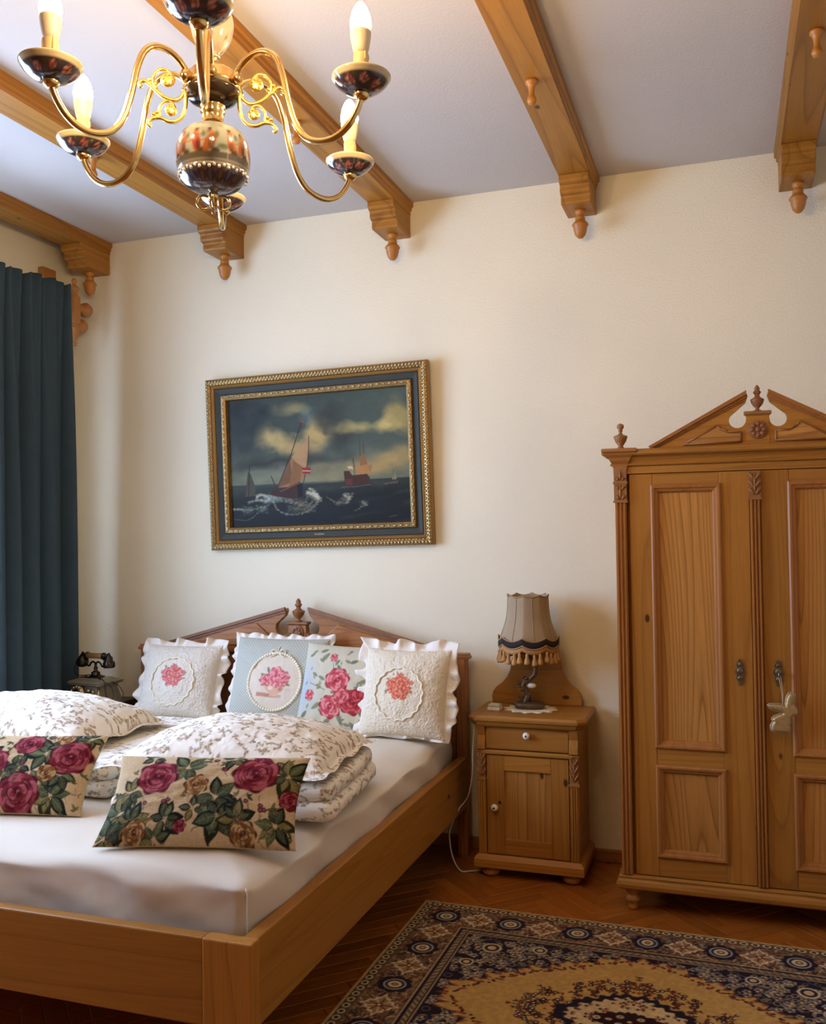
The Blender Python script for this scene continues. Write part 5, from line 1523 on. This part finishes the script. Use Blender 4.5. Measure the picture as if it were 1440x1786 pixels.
    for k in range(1500):
        if r.random() < W / (W + Hh): x, y = r.uniform(0, W), r.uniform(S(46), S(190))
        else: x, y = r.uniform(S(46), S(190)), r.uniform(0, Hh)
        if 48 < min(x, y) * q < 188:
            a = r.uniform(0, 6.28); L = r.uniform(4, 8)
            cv.line([(x, y), (x + L * math.cos(a), y + L * math.sin(a))], 1.3, r.choice([NAVY, NAVY, TAN, RED, GRY, (150, 116, 80)]))
    def rosette(x, y, R):
        for j in range(8): cv.blob(x + R * .80 * math.cos(j * PI / 4), y + R * .80 * math.sin(j * PI / 4), R * .42, R * .42, NAVY, soft=.2)
        cv.blob(x, y, R * .95, R * .95, NAVY, soft=.1); cv.ringd(x, y, R * .74, R * .15, (150, 146, 136)); cv.blob(x, y, R * .50, R * .50, CRM, soft=.15); cv.blob(x, y, R * .28, R * .28, (128, 96, 62), soft=.2); cv.blob(x, y, R * .12, R * .12, CRM, soft=.3)
    def lozenge(x, y, hx, hy):
        o = []; 
        for j in range(32):
            a = j * 2 * PI / 32; k = 1 / (abs(math.cos(a)) ** .9 + abs(math.sin(a)) ** .9) * (1 + .13 * math.cos(a * 12))
            o.append((x + hx * k * math.cos(a) * 1.2, y + hy * k * math.sin(a) * 1.2))
        cv.poly(o, CRM); cv.poly([(x + (a - x) * .78, y + (b - y) * .78) for a, b in o], (150, 118, 82))
        for j in range(9):
            a = j * .7
            cv.line([(x, y), (x + hx * .75 * math.cos(a), y + hy * .7 * math.sin(a))], 1.4, CRM if j % 2 else RED)
        cv.blob(x, y, hx * .28, hy * .28, RED, soft=.4); cv.blob(x, y, hx * .14, hy * .14, CRM, soft=.4)
    mid = S(118); pit = 138.0
    k = 0; x = mid
    ptx = (W - 1 - mid) / 6; pty = (Hh - 1 - mid) / 4
    while x < W + 20:
        if k % 2 == 0: rosette(x, mid, S(46))
        else: lozenge(x, mid, S(52), S(50))
        x += ptx; k += 1
    k = 1; y = mid + pty
    while y < Hh + 20:
        if k % 2 == 0: rosette(mid, y, S(46))
        else: lozenge(mid, y, S(50), S(52))
        y += pty; k += 1
    lay(((d > 190) & (d < 197)).astype(float), TAN, .8); lay(((d > 205) & (d < 228)).astype(float), (104, 84, 66))
    dots = (np.sin((X + Y) * .8) > .1)
    lay(((d > 208) & (d < 225) & dots).astype(float), (168, 146, 112), .8); lay(((d > 230) & (d < 236)).astype(float), TAN, .7)
    lay((d < 44).astype(float), (96, 76, 56))
    s_ = np.where(X < Y, Y, X) * q
    sc = ((s_ % 36) / 36 - .5) * 2; dd = (d - 26) / 13
    lay((1 - np.hypot(sc * 1.2, dd)) * 6, (206, 184, 142)); lay((.62 - np.hypot(sc * 1.2, dd)) * 6, (70, 48, 40))
    lay((d < 10).astype(float), (186, 152, 98)); lay(((d > 10) & (d < 14)).astype(float), (60, 46, 40))
    a = (RX / 2 - abs(GX)) / (RX / 2) * (W - 2) / (W - 1); b = (RY / 2 - abs(GY)) / (RY / 2) * (Hh - 2) / (Hh - 1)
    col = cv.sample(a, b) * (.90 + .2 * fbm(GX * 90, GY * 90, 77, 2))[..., None]
    Z = .009 + .0012 * (fbm(GX * 4 + 9, GY * 4 + 9, 5) - .5)
    m = MB().grid(np.stack([GX, GY, Z], -1), True, col.reshape(-1, 3), flip=True)
    o = m.build('rug', RUGM)
    o.location = (RCX, RCY, .001); o.rotation_euler = (0, 0, RROT)
    MB().box(-RX / 2, RX / 2, -RY / 2, RY / 2, 0, .0075).build('rug_edge', simple('rug_edge_binding', srgb(170, 136, 84), .95, bump=.5, bscale=300), o, org=(0, 0, 0))
    return tag(o, 'patterned rug with a gold field and dark floral border on the parquet', 'rug')
rug()

# ------------------------------------------------------------------ chandelier
HX, HY = -.970, -2.372
chn = thing('chandelier', 'brass six-arm chandelier with painted porcelain and lit candle bulbs', 'chandelier', (HX, HY, 2.30))
CO = ORG[chn.name]
MB().lathe([(.004, 2.080), (.010, 2.084), (.012, 2.092), (.006, 2.099), (.010, 2.104)], (HX, HY, 0), 16).build('bottom_finial', BRASS, chn)
# quatrefoil pull ring under the bowl
qr = MB()
for k in range(4):
    a = k * PI / 2 + .5
    c = np.array([HX + .019 * math.cos(a), HY + .019 * math.sin(a), 2.076])
    pts = [c + .014 * (math.cos(t) * np.array([math.cos(a), math.sin(a), 0]) + math.sin(t) * np.array([0, 0, 1])) for t in np.arange(14) * 2 * PI / 14]
    qr.tube(pts, .0028, 6, closed=True)
qr.tube(spline([(HX, HY, 2.084), (HX, HY, 2.069), (HX, HY, 2.054)], 4), .004, 7)
qr.build('pull_ring', BRASS, chn)
bc = Cv(420, 220, (226, 216, 196))
r9 = random.Random(9)
for k in range(40):
    bc.blob(r9.uniform(0, 420), r9.uniform(0, 22), 5, 3, (238, 230, 214), soft=.5)
bc.poly([(0, 26), (420, 26), (420, 149), (0, 149)], (196, 196, 176))
for k in range(60): bc.blob(r9.uniform(0, 420), r9.uniform(34, 136), r9.uniform(6, 16), r9.uniform(6, 14), r9.choice([(150, 158, 130), (210, 206, 186), (120, 130, 96), (178, 176, 150)]), soft=.6)
for k in range(15):
    x = k * 420 / 15 + r9.uniform(-6, 6)
    c1 = r9.choice([(196, 84, 56), (206, 116, 60), (176, 60, 48), (214, 150, 76)])
    bc.blob(x, 102, r9.uniform(8, 11), 32, c1, r9.uniform(-.4, .4), .25); bc.blob(x + 3, 112, 6, 20, tuple(c * .65 for c in c1), soft=.4)
    bc.blob(x + r9.uniform(-4, 4), 68, 6, 9, (206, 140, 98), soft=.2); bc.blob(x, 60, 5, 5, (92, 52, 30), soft=.3)
    bc.line([(x, 86), (x + r9.choice([-14, 14]), 98)], 5, (208, 146, 104)); bc.blob(x + 10, 128, 9, 9, (88, 74, 46), soft=.4); bc.blob(x + 13, 76, 5, 16, (120, 132, 92), soft=.6)
bc.poly([(0, 132), (420, 132), (420, 150), (0, 150)], (96, 80, 56), .75)
bc.poly([(0, 149), (420, 149), (420, 169), (0, 169)], (190, 178, 158)); bc.line([(0, 151), (420, 151)], 2.5, (150, 122, 70)); bc.line([(0, 166), (420, 166)], 2, (150, 124, 78))
bc.poly([(0, 169), (420, 169), (420, 220), (0, 220)], (140, 118, 108))
for k in range(20):
    x = k * 420 / 20
    bc.leaf(x + 8, 212, 40, -1.57, (92, 72, 70) if k % 2 else (66, 72, 104), (176, 156, 138), .6)
bc.a *= .80
ballp = [(.018, 2.098), (.034, 2.100), (.050, 2.107), (.060, 2.116), (.066, 2.124), (.069, 2.130), (.0685, 2.134), (.0705, 2.139), (.0735, 2.154), (.074, 2.170), (.0725, 2.186), (.068, 2.202), (.060, 2.214), (.048, 2.222), (.036, 2.228), (.022, 2.234)]
bp_ = np.array(spline(ballp, 4))
lo, hi = 2.098, 2.234
m = MB()
zz = bp_[:, 1]
seg = 150
def bcol(U, V):
    zrow = np.repeat(zz, seg)
    return bc.sample((U + .1) % 1, 1 - (zrow - lo) / (hi - lo))
m.lathe(bp_, (HX, HY, 0), seg, colf=bcol)
m.build('porcelain_bowl', PORC, chn)
bs = MB()
for k in range(44):
    a = k * 2 * PI / 44
    bs.ell((HX + .0670 * math.cos(a), HY + .0670 * math.sin(a), 2.126 + .003 * (k % 2)), (.0038, .0038, .0042), 6, 4)
tag(bs.build('shell_rim', PORCELAIN, chn), kind='stuff')
MB().lathe([(.034, 2.227), (.026, 2.234), (.020, 2.240), (.022, 2.250), (.021, 2.256), (.025, 2.260), (.021, 2.266), (.026, 2.270), (.024, 2.276), (.018, 2.28)], (HX, HY, 0), 24).build('neck', BRASS, chn)
MB().lathe([(.018, 2.276), (.034, 2.279), (.047, 2.286), (.055, 2.298), (.056, 2.303), (.050, 2.304)], (HX, HY, 0), 32).build('dark_bowl', DARKMETAL, chn)
MB().lathe([(.050, 2.300), (.050, 2.312), (.052, 2.314), (.052, 2.318), (.050, 2.320), (.050, 2.336), (.044, 2.342), (.026, 2.348), (.014, 2.356), (.012, 2.366), (.016, 2.370), (.010, 2.376)], (HX, HY, 0), 32).build('hub', BRASS, chn)
vc = Cv(240, 140, (150, 134, 112))
for k in range(70): vc.blob(r9.uniform(0, 240), r9.uniform(20, 120), r9.uniform(4, 12), r9.uniform(4, 10), r9.choice([(150, 84, 70), (160, 120, 96), (96, 90, 62), (136, 62, 50), (176, 160, 138), (70, 58, 40)]), soft=.5)
vp = np.array(spline([(.012, 2.368), (.016, 2.374), (.014, 2.380), (.024, 2.388), (.035, 2.405), (.042, 2.428), (.043, 2.446), (.038, 2.466), (.028, 2.482), (.020, 2.490), (.024, 2.496), (.014, 2.502)], 3))
def vcol(U, V):
    return vc.sample(U, 1 - V)
MB().lathe(vp, (HX, HY, 0), 60, colf=vcol).build('porcelain_vase', PORC, chn)
MB().lathe([(.014, 2.50), (.018, 2.508), (.010, 2.518), (.008, 2.53), (.008, 2.80), (.012, 2.805), (.008, 2.812), (.008, 2.90), (.030, 2.905), (.050, 2.918), (.055, H - .0005)], (HX, HY, 0), 20).build('stem', BRASS, chn)
dc = Cv(220, 220, (70, 60, 66))
for k in range(60): dc.blob(r9.uniform(10, 210), r9.uniform(10, 210), r9.uniform(8, 20), r9.uniform(6, 14), r9.choice([(48, 52, 84), (40, 34, 40), (104, 92, 92), (86, 92, 110), (60, 46, 44)]), r9.random() * 3, .6)
for k in range(9):
    a = k * .7; q = r9.uniform(45, 80)
    dc.rose(110 + q * math.cos(a), 110 + q * math.sin(a), r9.uniform(13, 20), ((92, 34, 34), (160, 84, 74), (222, 170, 150)), r9)
    dc.leaf(110 + (q + 10) * math.cos(a + .35), 110 + (q + 10) * math.sin(a + .35), 22, a, (60, 70, 52), (140, 140, 110))
dc.ringd(110, 110, 105, 12, (226, 206, 160))
ENDS = [(-1.136, -2.648), (-1.293, -2.364), (-.631, -2.408), (-.801, -2.059), (-.784, -2.721), (-1.188, -1.961)]
PROF = [(.046, 2.318), (.060, 2.330), (.076, 2.346), (.100, 2.357), (.128, 2.356), (.152, 2.338), (.168, 2.300), (.181, 2.245), (.198, 2.195), (.222, 2.164), (.254, 2.152), (.286, 2.155), (.313, 2.172), (.332, 2.198), (.341, 2.222)]
for ex, ey in ENDS:
    dx, dy = ex - HX, ey - HY; R = math.hypot(dx, dy); ux, uy = dx / R, dy / R
    k = R / .344
    pts = spline([(HX + ux * (.046 + (p - .046) * (R - .046) / (.341 - .046)), HY + uy * (.046 + (p - .046) * (R - .046) / (.341 - .046)), z) for p, z in PROF], 5)
    arm = MB().tube(pts, .0066, 10)
    arm.lathe([(.006, 2.306), (.011, 2.312), (.012, 2.318), (.009, 2.326), (.005, 2.330)], (HX + ux * .060, HY + uy * .060, 0), 12)
    arm = arm.build('arm', BRASS, chn)
    MB().lathe([(.007, 2.212), (.012, 2.216), (.016, 2.222), (.013, 2.228), (.010, 2.232)], (ex, ey, 0), 16).build('cup', BRASS, arm, org=CO)
    dp = [(.009, 2.226), (.020, 2.227), (.034, 2.232), (.046, 2.241), (.0535, 2.251), (.0555, 2.255), (.054, 2.257), (.044, 2.249), (.030, 2.242), (.010, 2.239)]
    dp = np.array(spline(dp, 3)); o_ = rnd.random() * 6.28
    def dcol(U, V):
        rr = np.repeat(dp[:, 0], 72) / .0556; a = U * 2 * PI + o_
        return dc.sample(.5 + .5 * rr * np.cos(a), .5 + .5 * rr * np.sin(a))
    MB().lathe(dp, (ex, ey, 0), 72, colf=dcol).build('drip_dish', PORC, arm, org=CO)
    sl = MB().lathe([(.0135, 2.238), (.0135, 2.298), (.0125, 2.302)], (ex, ey, 0), 16)
    for j in range(4):
        a = j * 1.7 + ex * 9; L = .012 + .010 * (j % 3)
        sl.ell((ex + .0132 * math.cos(a), ey + .0132 * math.sin(a), 2.300 - L / 2), (.0028, .0028, L / 2 + .002), 6, 5)
    sl = sl.build('candle_sleeve', CANDLE, arm, org=CO)
    MB().lathe([(.0125, 2.300), (.0150, 2.308), (.0185, 2.326), (.0198, 2.340), (.0192, 2.346)], (ex, ey, 0), 18).build('bulb_socket', SOCKET, arm, org=CO)
    MB().lathe([(.0180, 2.3455), (.0200, 2.353), (.0196, 2.364), (.0168, 2.376), (.0125, 2.387), (.0075, 2.395), (.0030, 2.399)], (ex, ey, 0), 18).build('flame_bulb', BULB, arm, org=CO)
for deg in (190, 6, 98):
    a = math.radians(deg) + YAW
    ux, uy = math.cos(a), math.sin(a)
    T = lambda L: spline([(HX + ux * p, HY + uy * p, z) for p, z in L], 6)
    m = MB()
    m.tube(T([(.050, 2.318), (.057, 2.296), (.072, 2.281), (.096, 2.286), (.116, 2.303), (.132, 2.316), (.143, 2.312), (.140, 2.302)]), .0042, 7)
    m.tube(T([(.114, 2.302), (.117, 2.324), (.106, 2.340), (.090, 2.341), (.080, 2.330)]), .0034, 7)
    m.tube(T([(.053, 2.300), (.054, 2.268), (.064, 2.244), (.084, 2.236), (.104, 2.243), (.120, 2.240), (.127, 2.230), (.122, 2.224)]), .0042, 7)
    m.tube(T([(.104, 2.243), (.104, 2.264), (.094, 2.277), (.082, 2.276), (.075, 2.266)]), .0032, 7)
    for p, z, q in ((.088, 2.322, .015), (.082, 2.260, .012)):
        rot = [[ux, -uy, 0], [uy, ux, 0], [0, 0, 1]]
        m.ell((HX + ux * p, HY + uy * p, z), (q, .004, q * 1.05), 12, 7, rot)
        for j in range(7):
            b_ = j * 2 * PI / 7
            pp = p + q * .6 * math.cos(b_)
            m.ell((HX + ux * pp, HY + uy * pp, z + q * .6 * math.sin(b_)), (.0035, .006, .0035), 6, 4, rot)
    for p, z in ((.112, 2.308), (.122, 2.316), (.108, 2.250), (.116, 2.246)):
        for s in (-1, 1):
            m.ell((HX + ux * p, HY + uy * p, z + s * .004), (.006, .004, .005), 6, 4)
    m.build('scroll_ornament', GILT, chn)
